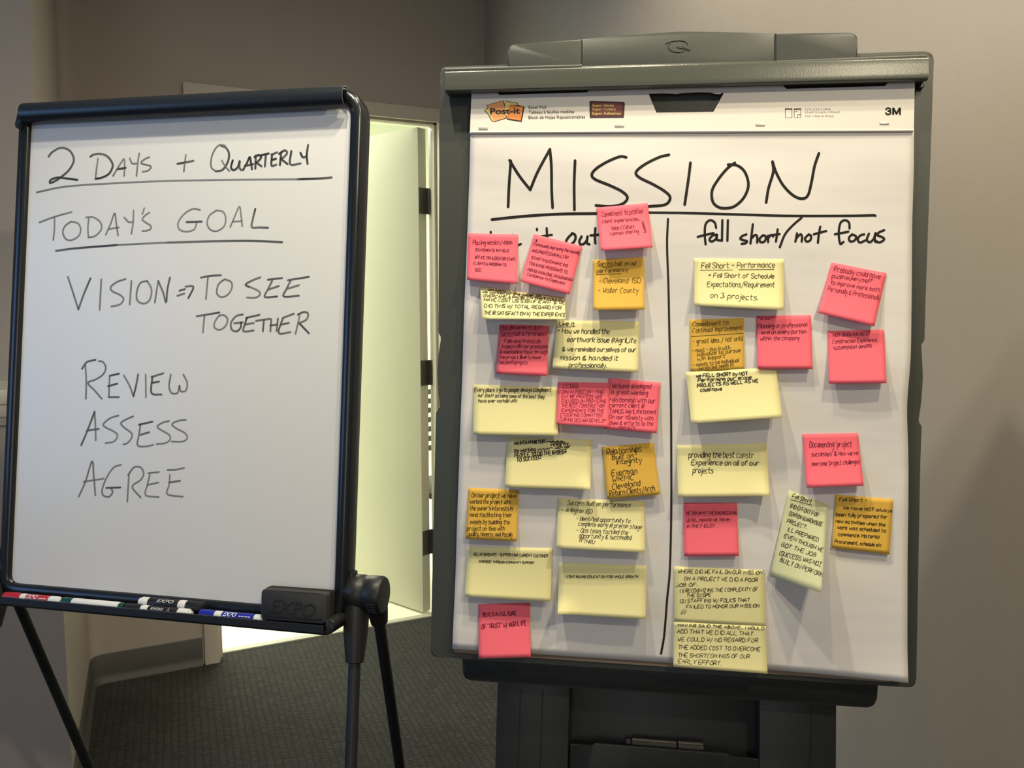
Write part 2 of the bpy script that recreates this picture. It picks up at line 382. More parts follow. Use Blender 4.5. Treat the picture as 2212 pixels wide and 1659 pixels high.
# door casing, jamb, stop
def trim_part(name, parts, m='trim', bev=.004):
    bm = bmesh.new()
    for a, b in parts: box(bm, a, b, bev)
    return struct(from_bm(name, bm, m))
trim_part('trim_1', [((.285, YD-.018, 0), (.337, YD, 2.018)), ((1.215, YD-.018, 0), (1.267, YD, 2.018)), ((.285, YD-.018, 2.018), (1.267, YD, 2.068))])
trim_part('trim_2', [((.317, YD, 0), (.342, YD+.12, ZO)), ((1.222, YD, 0), (1.2349, YD+.12, ZO)), ((.317, YD, ZO), (1.2349, YD+.12, ZO+.019))], bev=.001)
trim_part('trim_3', [((.342, YD+.03, 0), (.352, YD+.065, ZO)), ((1.212, YD+.03, 0), (1.222, YD+.065, ZO)), ((.342, YD+.03, ZO-.01), (1.222, YD+.065, ZO))], bev=.001)
ts = struct(boxo('trim_4', (.342, YD+.058, -.002), (1.222, YD+.09, .006), 'strip', None, .002)); 
# next room
struct(boxo('floor_far', (-1.2, YD+.075, -.05), (2.6, 6.6, 0), 'tile'))
bm = bmesh.new(); box(bm, (-1.3, YD+.12, 0), (-1.2, 6.6, ZC)); box(bm, (2.6, YD+.12, 0), (2.7, 6.6, ZC)); box(bm, (-1.3, 6.6, 0), (2.7, 6.7, ZC))
box(bm, (-1.2, YD+.12, 0), (XL-.1, YD+.2, ZC)); box(bm, (XR+.1, YD+.12, 0), (2.6, YD+.2, ZC))
struct(from_bm('wall_far', bm, 'wall_far'))
struct(boxo('ceiling_far', (-1.3, YD+.12, ZC), (2.7, 6.7, ZC+.05), 'wall_far'))

# door leaf, open into the next room
K = Vector((1.214, YD+.115, .008)); OA = math.radians(66)
ax = Vector((-math.cos(OA), math.sin(OA), 0)); bx = Vector((-math.sin(OA), -math.cos(OA), 0))
dm = Matrix(((ax.x, bx.x, 0, K.x), (ax.y, bx.y, 0, K.y), (0, 0, 1, K.z), (0, 0, 0, 1)))
bm = bmesh.new(); box(bm, (.004, .002, 0), (.868, .046, 2.008), .0015)
bmesh.ops.reverse_faces(bm, faces=bm.faces)
leaf = from_bm('door_1', bm, 'door'); leaf.matrix_world = dm; struct(leaf)
for z in (.30, 1.02, 1.72):
    bm = bmesh.new(); box(bm, (.0015, .006, z-.052), (.0045, .046, z+.052))
    tube(bm, (-.002, -.006, z-.052), (-.002, -.006, z+.052), .007, seg=12)
    for k in range(5): tube(bm, (-.002, -.006, z-.052+k*.0215), (-.002, -.006, z-.050+k*.0215), .0077, seg=12)
    box(bm, (-.002, -.006, z-.052), (.0025, .008, z+.052))
    from_bm('hinge', bm, 'steel', leaf)
bm = bmesh.new(); lathe(bm, (.80, .046, .95), (0, 1, 0), [(0, .03), (.008, .03), (.01, .012), (.04, .012), (.045, .026), (.065, .026), (.07, .015)]); from_bm('door_handle', bm, 'steel', leaf)

# switch plate on the left wall
p = [on_y(x, y, YL-.001) for x, y in ((-22, 824), (58, 824), (58, 916), (-22, 916))]
x0, x1, z1, z0 = p[0].x, p[1].x, p[0].z, p[2].z
sw = boxo('light_switch', (x0, YL-.007, z0), (x1, YL-.0012, z1), 'plate', None, .003)
tag(sw, 'beige two-gang light switch plate on the grey wall beside the whiteboard', 'light switch')
for k in (.27, .73):
    xc = x0+(x1-x0)*k; zc = (z0+z1)/2
    bm = bmesh.new(); box(bm, (xc-.017, YL-.0095, zc-.033), (xc+.017, YL-.006, zc+.033), .002); box(bm, (xc-.015, YL-.0125, zc-.002), (xc+.015, YL-.009, zc+.030), .002)
    from_bm('rocker', bm, 'toggle', sw)

# black stacking chair glimpsed through the gap beside the door
def chair():
    c = on_floor(931, 1265); t = thing('stacking_chair', 'black slatted chair stored in the bright room, glimpsed through the gap beside the open door', 'chair', Matrix.Translation(c+Vector((.16, .1, 0))) @ Matrix.Rotation(.5, 4, 'Z'))
    bm = bmesh.new(); box(bm, (-.22, -.2, .42), (.22, .22, .45), .01); from_bm('seat', bm, 'blackp', t)
    for k in range(7): boxo('slat', (-.21, .2+.012*k, .58+.045*k), (.21, .215+.012*k, .605+.045*k), 'blackp', t, .003)
    for s in (-1, 1):
        bm = bmesh.new(); tube(bm, (s*.22, .18, .44), (s*.22, .30, .92), .012); from_bm('back_post', bm, 'blackm', t)
        for q in (-.18, .2): bm = bmesh.new(); tube(bm, (s*.2, q*.95, .43), (s*.23, q*1.1, .0), .012); from_bm('leg', bm, 'blackm', t)
    return t
chair()

# ================================================================== dry erase easel (left)
wbt = thing('whiteboard_easel', 'black framed whiteboard on a folding tripod easel, lettered in faint black capitals', 'whiteboard', WB.M)
BW, BH = .62, .8211
tlb = WB.pix(69, 285); 
boxo('board_surface', (-.006, -BH-.006, -.010), (BW+.006, .030, 0), 'board', wbt)
# frame: swept rounded rectangle
FR = [(-.012, .040), (BW+.018, .040), (BW+.018, -BH-.014), (-.012, -BH-.014)]
def frame_sweep(path, hw, w0, w1, n_prof=10):
    bm = bmesh.new(); P = [Vector(p[:2]) for p in path]; N = len(P); rings = []
    c = (w0+w1)/2; hh = (w1-w0)/2
    for i in range(N):
        d = (P[(i+1) % N]-P[i-1]).normalized(); nn = Vector((-d.y, d.x)); ring = []
        for k in range(12):
            a = 2*PI*k/12; ca, sa = math.cos(a), math.sin(a); e = .55
            x = hw*math.copysign(abs(ca)**e, ca); z = hh*math.copysign(abs(sa)**e, sa)
            q = P[i]+nn*x; ring.append(bm.verts.new((q.x, q.y, c+z)))
        rings.append(ring)
    for i in range(N):
        A, B = rings[i], rings[(i+1) % N]
        for k in range(12): bm.faces.new((A[k], A[(k+1) % 12], B[(k+1) % 12], B[k]))
    return bm
from_bm('frame', frame_sweep(rounded(FR, [.02, .045, .04, .03], 8), .0125, -.034, .009), 'framem', wbt, 50)
# clip rail: half pipe along the top
a = WB.pix(44, 272, .022); b = WB.pix(741, 231, .022)
bm = bmesh.new(); rings = []; R = .0185; cv = .030
for u in (a.x, b.x):
    ring = []
    for rr in (R, R-.002):
        seq = range(0, 15) if rr == R else range(14, -1, -1)
        for k in seq:
            an = math.radians(100-k*205/14); ring.append((u, cv+rr*1.0*math.sin(an), .012+rr*.95*math.cos(an)))
    rings.append([bm.verts.new(q) for q in ring])
n = len(rings[0])
for i in range(n): bm.faces.new((rings[0][i], rings[1][i], rings[1][(i+1) % n], rings[0][(i+1) % n]))
cap0 = bm.faces.new(rings[0]); bm.faces.new(list(reversed(rings[1])))
cr = from_bm('clip_rail', bm, 'railm', wbt, 50)
bm = bmesh.new()    # bright cut end of the rail
for k in range(14):
    q = []
    for kk, rr in ((k, R+.0003), (k+1, R+.0003), (k+1, R-.0018), (k, R-.0018)):
        an = math.radians(100-kk*205/14); q.append((b.x+.0006, cv+rr*math.sin(an), .012+rr*.95*math.cos(an)))
    bm.faces.new([bm.verts.new(x) for x in q])
bmesh.ops.remove_doubles(bm, verts=bm.verts, dist=1e-5)
from_bm('rail_cut_edge', bm, 'silver', cr)
bm = bmesh.new(); u0 = a.x
prism(bm, rounded([(u0-.013, cv-.026), (u0-.006, cv+.004), (u0+.012, cv+.018), (u0+.014, cv-.012), (u0-.002, cv-.014), (u0-.008, cv-.030)], .003, 3), .004, .022, .003)
from_bm('rail_end_cap', bm, 'blackp', wbt)
# tray with raised lip
tl = WB.pix(-14, 1286, .052); tr_ = WB.pix(700, 1354, .052); tb = WB.pix(692, 1366, .052)
tv1 = (tl.y+tr_.y)/2; tu0, tu1 = tl.x, tr_.x
bm = bmesh.new(); prof = [(.0, tv1-.002), (.0, tv1-.016), (.048, tv1-.016), (.055, tv1-.011), (.055, tv1), (.052, tv1+.0005), (.0505, tv1-.009), (.046, tv1-.0125), (.004, tv1-.0125), (.004, tv1-.002)]
A = [bm.verts.new((tu0, v, wd)) for wd, v in prof]; B = [bm.verts.new((tu1, v, wd)) for wd, v in prof]
for i in range(len(prof)): j = (i+1) % len(prof); bm.faces.new((A[i], B[i], B[j], A[j]))
bm.faces.new(A); bm.faces.new(list(reversed(B)))
tray = from_bm('tray', bm, 'blackm', wbt, 30)
bm = bmesh.new(); prism(bm, rounded([(tu1, tv1-.017), (tu1+.012, tv1-.012), (tu1+.018, tv1+.002), (tu1+.014, tv1+.010), (tu1, tv1+.010)], .004, 3), .002, .050, .003)
from_bm('tray_end', bm, 'blackp', wbt)
boxo('tray_back', (tu0+.01, tv1-.014, -.004), (tu1, -BH-.016, .004), 'blackm', wbt)
TRAYV = tv1-.0125
# pivots, sockets, legs
pr = WB.pix(810, 1284, -.018)
for side in (1, -1):
    uc = BW+.030 if side == 1 else -.024
    kn = bmesh.new(); c = (uc, pr.y, -.018)
    lathe(kn, c, (side, 0, 0), [(-.012, .026), (.0, .0285), (.003, .031), (.020, .031), (.021, .0302), (.032, .0302), (.033, .031), (.052, .031), (.056, .0285), (.057, .024)], 40)
    for k in range(5):
        an = math.radians(200+k*9); tube(kn, (uc+side*.036, pr.y+.031*math.sin(an), -.018-.031*math.cos(an)), (uc+side*.050, pr.y+.031*math.sin(an), -.018-.031*math.cos(an)), .0014, seg=6)
    from_bm('pivot_knob', kn, 'blackp', wbt, 40)
    bm = bmesh.new(); box(bm, (uc-.03*side if side == 1 else uc-.004, pr.y-.02, -.03), (uc+.004 if side == 1 else uc+.03, pr.y+.036, -.006), .003); from_bm('pivot_bracket', bm, 'blackp', wbt)
def leg(pivot_uvw, foot_world, sock):
    P = Vector(pivot_uvw); Q = WB.loc(foot_world); d = (Q-P).normalized()
    bm = bmesh.new(); tube(bm, P+d*sock[0]*.9, Q-d*.02, .0100, .0100, 14); lg = from_bm('leg', bm, 'blackm', wbt, 50)
    bm = bmesh.new(); lathe(bm, P, d, [(.0, sock[1]), (sock[0]*.55, sock[1]*.92), (sock[0], .0150), (sock[0]+.001, .0125)], 20); from_bm('leg_socket', bm, 'blackp', lg, 50)
    bm = bmesh.new(); lathe(bm, Q-d*.03, d, [(0, .011), (.002, .014), (.028, .014), (.03, .010)], 16); from_bm('rubber_foot', bm, 'blackp', lg, 50)
uR = BW+.052
# feet positions on the floor
rf = on_floor(898, 1900, .012); ff = on_floor(722, 2644, .012)
fU = Vector((.7846, -.62, 0)).normalized()*.745
leg((uR+.016, pr.y-.004, -.026), rf, (.062, .019)); leg((uR-.012, pr.y-.004, -.014), ff, (.105, .022))
lf = on_floor(272, 1846, .012); lff = ff-fU
leg((-.046, pr.y-.004, -.026), lf, (.062, .019)); leg((-.034, pr.y-.004, -.014), lff, (.105, .022))
# lettering on the board
bmapper = lambda p: WB.pix(p[0], p[1], .0004)
ik = Ink()
HW = 1.9
traced(ik, "290,437 310,412 350,388 385,386 420,405 440,445 435,480 405,525 350,570 310,592 297,592 305,575 345,562 400,568 462,576|540,437 560,425 600,420 640,435 668,470 672,500 650,540 610,562 570,570|"
 "700,512 750,505|1060,480 1100,473 1155,462|1290,525 1330,515 1360,470 1368,420 1350,385 1320,372", Z1, HW*1.1, bmapper, .95, .35, .1)
traced(ik, "585,450 577,510 570,569|675,552 700,510 725,470 742,452 744,500 742,552|775,447 790,478 815,478|832,418 825,460 815,552|893,440 868,450 845,468 850,480 890,490 902,500 885,520 852,528|"
 "1110,427 1103,480 1098,525|1345,372 1310,368 1280,400 1262,450 1262,500 1290,525|1325,460 1345,495 1370,522|220,650 400,615 700,595 1000,582 1400,575 1800,572", Z1, HW*.9, bmapper, .55, .4, .2)
traced(ik, "1390,460 1380,500 1395,518 1420,500 1432,462 1430,500 1440,517|1452,517 1475,475 1492,440 1500,480 1505,512|1462,492 1512,482|1528,430 1525,508|1520,440 1545,428 1560,440 1545,462 1528,475|1530,472 1562,495|"
 "1555,430 1605,418|1588,425 1582,495|1625,425 1622,490 1650,485|1622,425 1655,412|1622,458 1648,450|1680,410 1672,487|1668,420 1700,400 1715,415 1695,440 1676,450|1680,452 1718,482|1740,405 1734,482 1795,478|"
 "1795,415 1808,440 1830,437|1840,368 1832,430 1837,480|1780,572 1900,568 1980,562", Z1, HW*1.15, bmapper, 1., .25, .1)
traced(ik, "235,830 330,795 428,768|325,800 325,870 318,935|425,825 390,850 375,890 395,930 430,935 470,910 482,870 465,835 425,825|530,810 525,860 528,918|515,800 560,800 600,830 605,870 570,910 528,920|"
 "632,903 660,840 685,775 695,840 705,908|650,870 710,860|742,800 770,828 795,825|798,757 795,830 785,897|862,745 850,780|893,770 865,790 850,812 870,830 900,850 898,870 870,880 850,880|"
 "1195,755 1150,750 1100,780 1065,830 1070,870 1110,885 1155,875 1170,850 1175,828|1290,760 1250,790 1238,840 1260,875 1300,880 1340,850 1348,800 1330,765 1290,758|1375,857 1400,800 1430,735 1440,790 1447,852|1390,825 1445,822", Z1, HW*.85, bmapper, .45, .35, .25)
traced(ik, "1115,828 1205,825|1525,750 1510,810 1505,858 1550,860 1600,862|335,1000 450,985 700,965|1000,950 1300,942 1500,940 1685,948", Z1, HW*1.1, bmapper, .85, .35, .1)
traced(ik, "700,965 850,957 1000,950", Z1, HW*.9, bmapper, .45)
traced(ik, "405,1155 430,1230 468,1350|605,1170 600,1260 595,1352|750,1168 700,1185 662,1215 670,1240 720,1265 738,1290 715,1320 665,1332|785,1180 775,1320|880,1180 840,1190 818,1240 820,1295 860,1315 895,1290 905,1230 880,1180|"
 "945,1180 935,1240 925,1308|1242,1160 1236,1220 1230,1287|1340,1170 1305,1200 1295,1250 1320,1275 1360,1262 1385,1220 1380,1185 1345,1170|1480,1210 1545,1240 1550,1265 1520,1280 1475,1278|1222,1385 1217,1430 1212,1487|"
 "1310,1385 1285,1420 1280,1455 1310,1472 1345,1450 1360,1410 1340,1385 1310,1385|1790,1385 1778,1440 1765,1495", Z1, HW*.9, bmapper, .5, .35, .2)
traced(ik, "468,1350 500,1260 540,1165|945,1180 975,1250 992,1308 1000,1230 1015,1160|1072,1238 1105,1228|1060,1268 1100,1255|1108,1213 1155,1215 1125,1282|1200,1160 1250,1150 1320,1145|1555,1158 1510,1175 1467,1200 1485,1215|"
 "1625,1180 1600,1230 1582,1275 1655,1272|1600,1172 1685,1162|1605,1230 1665,1210|1735,1180 1710,1230 1695,1272 1785,1268|1720,1175 1845,1155|1720,1225 1785,1205|1175,1390 1250,1378 1310,1368|"
 "1450,1380 1410,1390 1380,1430 1385,1470 1415,1480 1437,1458 1440,1428|1400,1432 1450,1427|1475,1400 1462,1440 1455,1480 1515,1475|1470,1400 1550,1382|1465,1440 1515,1430|1530,1418 1615,1405|1577,1410 1570,1480|1620,1410 1615,1480|"
 "1660,1405 1652,1478|1615,1445 1655,1440|1690,1400 1665,1490 1735,1485|1690,1400 1755,1375|1680,1440 1725,1430|1780,1380 1815,1365 1840,1375 1830,1410 1785,1432|1790,1435 1845,1492", Z1, HW, bmapper, .85, .35, .2)
traced(ik, "510,135 515,230 513,335|590,110 615,115 632,150 615,190 570,220 525,240 565,285 608,335|655,200 650,325|740,195 775,260 797,320|870,190 872,325|1020,190 1010,260 1025,300 1060,300 1072,255 1080,290 1110,285 1118,240 1095,190|"
 "565,412 570,500 572,582|708,435 660,450 618,485 630,505 680,530 702,555 680,590 630,600|795,440 750,460 722,480 740,505 785,540 785,570 760,600 737,607|840,485 830,550 822,612 870,620 915,610|"
 "1010,468 970,478 940,500 960,520 1010,550 1015,580 985,600 935,605|1110,462 1070,465 1028,485 1050,510 1105,540 1118,570 1090,590 1025,590|470,920 510,830 550,708 560,800 570,912|500,830 620,812|"
 "722,730 680,745 640,800 612,870 615,910 650,920 672,895 665,870|770,790 760,950|765,790 800,745 840,745 858,780 840,820 790,860 840,925|895,790 880,850 870,910 948,922|885,780 950,772|880,850 945,835|1015,790 1010,850 1000,905 1092,920|1000,760 1050,758 1100,748", Z2, HW*.85, bmapper, .5, .35, .25)
traced(ik, "490,155 520,115 570,103|650,325 710,325|655,198 710,185|645,260 700,245|797,320 812,260 825,190|910,205 905,300 965,310|905,205 975,183|910,240 950,232|485,612 520,530 565,412|520,525 590,515|830,490 910,472|840,550 890,535|635,868 718,865|1010,835 1075,825", Z2, HW, bmapper, .85, .3, .15)
ik.words('written_word', [(100, 310, 170, 395), (195, 325, 330, 385), (380, 330, 420, 372), (452, 310, 670, 372), (78, 380, 720, 416),
 (84, 440, 330, 522), (382, 440, 585, 505), (118, 512, 615, 545), (145, 592, 370, 672), (380, 610, 420, 650), (432, 590, 505, 650), (528, 592, 670, 650), (424, 668, 670, 725),
 (174, 775, 408, 865), (170, 885, 410, 968), (168, 995, 400, 1088)], 'ink_board', wbt)

# markers on the tray
def marker(name, label, pa, pb, wd, lift, segs, txt=None, r=.0085, group='dry erase markers in the tray', reverse=False):
    """pa, pb: measured ends; segs: list of (fraction0, fraction1, part name, material, radius factor)"""
    A = WB.pix(pa[0], pa[1], wd); B = WB.pix(pb[0], pb[1], wd); v = TRAYV+r+.0002+lift
    Mx = WB.M @ Matrix.Translation((A.x, v, wd)); L = B.x-A.x
    t = thing(name, label, 'marker', Mx, group)
    for f0, f1, pn, mm, rf_ in segs:
        bm = bmesh.new(); r_ = r*rf_
        lathe(bm, (L*f0, 0, 0), (1, 0, 0), [(0, r_*.8), (.0012, r_*.97), (.003, r_), (L*(f1-f0)-.003, r_), (L*(f1-f0)-.0012, r_*.97), (L*(f1-f0), r_*.8)], 22)
        from_bm(pn, bm, mm, t, 40)
    if txt:
        for s, f0, f1, hgt, bold, mm in txt:
            V, Fc = text_pts(s, bold, .25); x0 = min(q.x for q in V); x1 = max(q.x for q in V); vv = []
            for q in V:
                x = L*(f0+(f1-f0)*(q.x-x0)/(x1-x0)); an = math.radians(48)+(q.y/.73-.5)*hgt/r
                vv.append((x, (r+.0003)*math.sin(an), (r+.0003)*math.cos(an)))
            me = bpy.data.meshes.new('lettering'); me.from_pydata(vv, [], Fc); link('lettering', me, mm, t)
    return t
marker('dry_erase_marker', 'red dry erase marker at the tray end farthest from the eraser', (11, 1282), (133, 1291), .036, 0,
       [(0, .30, 'cap', 'm_red', 1.04), (.30, .40, 'ring', 'm_white', 1.), (.40, .80, 'label_band', 'm_red', 1.), (.80, .97, 'barrel', 'm_white', 1.), (.97, 1, 'end_plug', 'm_white', .7)], [('EXPO', .42, .62, .008, .02, 'm_white'), ('----', .65, .78, .012, 0, 'm_white')])
marker('dry_erase_marker', 'dark green dry erase marker with its plain white label up, next to the red one', (136, 1294), (268, 1306), .036, 0,
       [(0, .17, 'cap', 'm_green', 1.04), (.17, .93, 'label_band', 'm_white', 1.), (.93, 1, 'end_plug', 'm_green', .95)])
marker('dry_erase_marker', 'black dry erase marker lying low behind the tray lip under another black one', (271, 1306), (415, 1319), .040, 0,
       [(0, .25, 'cap', 'm_black', 1.04), (.25, .36, 'ring', 'm_white', 1.), (.36, .80, 'label_band', 'm_black', 1.), (.80, .97, 'barrel', 'm_white', 1.), (.97, 1, 'end_plug', 'm_white', .7)], [('expo', .42, .6, .006, .0, 'm_white'), ('A', .66, .69, .008, 0, 'm_white')])
marker('dry_erase_marker', 'black dry erase marker resting on top of the other black marker', (303, 1296), (441, 1308), .022, .0065,
       [(.0, .03, 'end_plug', 'm_white', .8), (.03, .15, 'barrel', 'm_white', 1.), (.15, .62, 'label_band', 'm_black', 1.), (.62, .74, 'ring', 'm_white', 1.), (.74, 1, 'cap', 'm_black', 1.04)], [('EXPO', .3, .56, .006, .0, 'm_white')], r=.0095)
marker('dry_erase_marker', 'blue dry erase marker whose white end touches the black eraser', (433, 1320), (570, 1333), .036, 0,
       [(0, .24, 'cap', 'm_blue', 1.04), (.24, .36, 'ring', 'm_white', 1.), (.36, .86, 'label_band', 'm_blue', 1.), (.86, .98, 'barrel', 'm_white', 1.), (.98, 1, 'end_plug', 'm_white', .7)], [('EXPO', .39, .60, .008, .02, 'm_white'), ('----', .64, .82, .012, 0, 'm_white')])
# eraser, standing on the tray, leaning on the board
e0 = WB.pix(571, 1275, .040); e1 = WB.pix(711, 1283, .040); e2 = WB.pix(703, 1349, .040); e3 = WB.pix(563, 1336, .040)
ew = (e1.x-e0.x+e2.x-e3.x)/2; eh = (e0.y-e3.y+e1.y-e2.y)/2
Me = WB.M @ Matrix.Translation(((e0.x+e1.x+e2.x+e3.x)/4, max(tv1+.0008+eh/2, (e0.y+e1.y+e2.y+e3.y)/4), .044)) @ Matrix.Rotation(math.radians(0.5), 4, 'Z')
er = thing('board_eraser', 'black board eraser standing upright in the marker tray', 'eraser', Me)
bm = bmesh.new(); prism(bm, rounded([(-ew/2, -eh/2), (ew/2, -eh/2), (ew/2, eh/2), (-ew/2, eh/2)], .006, 5), -.016, 0, .0015)
prism(bm, rounded([(-ew/2+.006, -eh/2+.006), (ew/2-.006, -eh/2+.006), (ew/2-.006, eh/2-.006), (-ew/2+.006, eh/2-.006)], .003, 4), -.001, .0008, .0006)
from_bm('shell', bm, 'eraser', er, 40)
bm = bmesh.new(); prism(bm, rounded([(-ew/2-.001, -eh/2), (ew/2+.001, -eh/2), (ew/2+.001, eh/2), (-ew/2-.001, eh/2)], .004, 4), -.030, -.016); from_bm('felt_pad', bm, 'felt', er, 40)
V, Fc = text_pts('EXPO', .0, .3); x0 = min(q.x for q in V); x1 = max(q.x for q in V)
bm = bmesh.new(); vv = [bm.verts.new((-.040+.080*(q.x-x0)/(x1-x0), -.010+q.y/.73*.022-.004*(q.x-x0)/(x1-x0), .0010)) for q in V]
for f in Fc: bm.faces.new([vv[i] for i in f])
r = bmesh.ops.extrude_face_region(bm, geom=list(bm.faces)); bmesh.ops.translate(bm, verts=[q for q in r['geom'] if isinstance(q, bmesh.types.BMVert)], vec=(0, 0, .0008))
from_bm('embossed_lettering', bm, 'emb', er, 20)

# ================================================================== flip chart easel (right)
ez = thing('flip_chart_easel', 'grey plastic flip chart easel standing by the corner, holding the large paper pad', 'easel', EZ.M)
WF = -.010      # front of the body panel
def E(x, y, wd=WF): q = EZ.pix(x, y, wd); return (q.x, q.y)
body = [E(x, y) for x, y in ((951, 144), (2018, 110), (1999, 660), (1997, 736), (1990, 744), (1994, 814), (1990, 870), (1984, 910), (1991, 921), (1988, 1000), (1979, 1486), (930, 1419), (942, 888), (950, 884), (944, 803), (948, 760), (953, 729), (947, 719), (950, 202))]
rad = [.010, .014, 0, .003, .003, .01, .01, .003, .003, 0, .011, .011, .003, .003, .01, .01, .003, .003, 0]
bm = bmesh.new(); prism(bm, rounded(body, rad, 5), WF-.045, WF, .0012, 2)
bmesh.ops.triangulate(bm, faces=[f for f in bm.faces if len(f.verts) > 4])
from_bm('board', bm, 'easel', ez, 40)
# bottom lip
lip = [E(x, y, -.014) for x, y in ((994, 1412), (1898, 1470), (1896, 1488), (1893, 1530), (1008, 1469), (1001, 1469), (1001, 1430))]
lip = [E(998, 1412, -.030), E(1897, 1470, -.030), E(1893, 1530, -.030), E(1001, 1469, -.030)]
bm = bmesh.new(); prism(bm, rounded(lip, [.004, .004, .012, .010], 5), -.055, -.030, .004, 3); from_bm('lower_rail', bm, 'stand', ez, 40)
# top handle plates
def plate_(name, pts, rad, w0, w1, bev=.003):
    bm = bmesh.new(); prism(bm, rounded([E(x, y, w1) for x, y in pts], rad, 5), w0, w1, bev, 3); return from_bm(name, bm, 'easel', ez, 40)
plate_('top_grip', ((1096, 150), (1097, 96), (1257, 83.5), (1257, 145)), [0, .010, 0, 0], -.040, -.002)
plate_('top_grip', ((1674, 140), (1675, 71), (1853, 70.5), (1853, 128)), [0, 0, .010, 0], -.040, -.002)
bm = bmesh.new(); cpts = [E(x, y, -.006) for x, y in ((1256, 150), (1256, 84.5), (1330, 78), (1400, 73), (1440, 70), (1466, 68.5), (1520, 68.5), (1600, 70), (1677, 71.5), (1677, 137))]
prism(bm, cpts, -.040, -.006, .0015, 2); from_bm('handle_panel', bm, 'easel', ez, 25)
# rounded ledge joining grips and clamp
for (xa, ya, xb, yb) in ((962, 147.5, 1257, 139.5), (1677, 131, 2000, 117.5)):
    A = EZ.pix(xa, ya, -.004); B = EZ.pix(xb, yb, -.004)
    bm = bmesh.new(); tube(bm, A-Vector((0, .003, .003)), B-Vector((0, .003, .003)), .0055, seg=16); from_bm('top_ledge', bm, 'easel', ez, 60)
A = EZ.pix(1257, 144, .001); B = EZ.pix(1677, 132, .001)
bm = bmesh.new(); tube(bm, A-Vector((0, .002, .002)), B-Vector((0, .002, .002)), .0035, seg=12); from_bm('top_ledge', bm, 'easeld', ez, 60)
# emblem
em = bmesh.new()
for st in parse("165,152 195,136 240,125 300,119 350,128 372,145 378,162|215,140 195,165 192,190 210,212 245,228 290,233 335,224 350,216|275,183 320,196 365,210 402,215 380,204 345,192 335,176"):
    P = [Vector(E(1400+x/4.424, 60+y/4.424, -.0055))for x, y in st]
    for p0, p1 in zip(P, P[1:]): tube(em, (p0.x, p0.y, -.0058), (p1.x, p1.y, -.0058), .0008, seg=6)
from_bm('emblem', em, 'emb', ez, 60)
# clamp bar
WC = .020
c0 = EZ.pix(961, 152, WC); c1 = EZ.pix(2007, 121, WC); c2 = EZ.pix(2005, 171, WC); c3 = EZ.pix(961, 197.5, WC)
bm = bmesh.new(); rings = []
for (ut, vt), (ub, vb) in ((((c0.x), c0.y), (c3.x, c3.y)), ((c1.x, c1.y), (c2.x, c2.y))):
    h = vt-vb; ring = []
    for t, wd in ((0, -.006), (.0, .0100), (.012, .0140), (.035, .0190), (.07, .0200), (.12, .0203), (.35, .0204), (.50, .02045), (.70, .0205), (.92, .0205), (.97, .0200), (.99, .0185), (1.0, .0160), (1.0, .0135), (.94, .0125), (.9, -.002), (.9, -.006)):
        ring.append(bm.verts.new((ut+(ub-ut)*t, vt-h*t, wd)))
    rings.append(ring)
n = len(rings[0])
for i in range(n): bm.faces.new((rings[0][i], rings[0][(i+1) % n], rings[1][(i+1) % n], rings[1][i]))
bm.faces.new(list(reversed(rings[0]))); bm.faces.new(rings[1])
clamp = from_bm('clamp_bar', bm, 'easeld', ez, 50)
# pad hooks under the clamp
for x, y in ((1993, 180),):
    q = EZ.pix(x, y, .003); bm = bmesh.new(); lathe(bm, (q.x, q.y, -.012), (0, 0, 1), [(0, .005), (.008, .005), (.010, .0035)], 16); from_bm('pad_hook', bm, 'blackp', ez)
# stand: two pillars, recessed panel, marker shelf, foot
def pillar(xa, ya, xb, yb, wd, w0, nm='pillar', xa2=None, xb2=None):
    a = EZ.pix(xa, ya, wd); b = EZ.pix(xb, yb, wd)
    a2 = EZ.pix(xa2 or xa, 1659, wd); b2 = EZ.pix(xb2 or xb, 1659, wd)
    def down(p, q):          # extend the line p->q to the floor
        P, Q = EZ.wld(p), EZ.wld(q); t = (P.z-.03)/(P.z-Q.z); return EZ.loc(P+(Q-P)*t)
    A, B = down(a, a2), down(b, b2); bm = bmesh.new()
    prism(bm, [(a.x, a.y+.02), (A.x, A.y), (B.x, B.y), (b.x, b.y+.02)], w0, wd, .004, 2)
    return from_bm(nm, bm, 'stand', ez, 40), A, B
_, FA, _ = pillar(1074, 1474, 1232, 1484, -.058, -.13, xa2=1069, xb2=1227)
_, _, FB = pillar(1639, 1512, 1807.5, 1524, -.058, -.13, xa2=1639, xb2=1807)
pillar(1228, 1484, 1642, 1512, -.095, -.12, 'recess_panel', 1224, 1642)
# seams on the pillars
for x in (1123, 1171, 1752):
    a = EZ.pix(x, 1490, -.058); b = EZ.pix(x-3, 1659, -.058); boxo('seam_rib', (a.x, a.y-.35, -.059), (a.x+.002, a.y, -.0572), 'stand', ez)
# marker shelf with raised front edge
s0 = EZ.pix(1232, 1607, -.060); s1 = EZ.pix(1640, 1630, -.060)
sh = bmesh.new(); y_ = (s0.y+s1.y)/2
fx = [(s0.x, y_-.004), (EZ.pix(1280, 0, -.06).x+.0, y_-.004), (EZ.pix(1285, 1608, -.06).x, y_), (EZ.pix(1570, 1628, -.06).x, y_), (EZ.pix(1585, 1635, -.06).x, y_-.004), (s1.x, y_-.004), (s1.x, y_-.16), (s0.x, y_-.16)]
fx[1] = (EZ.pix(1277, 1610, -.06).x, y_-.004)
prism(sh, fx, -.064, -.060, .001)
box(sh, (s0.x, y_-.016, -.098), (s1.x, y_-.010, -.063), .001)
from_bm('marker_shelf', sh, 'stand', ez, 30)
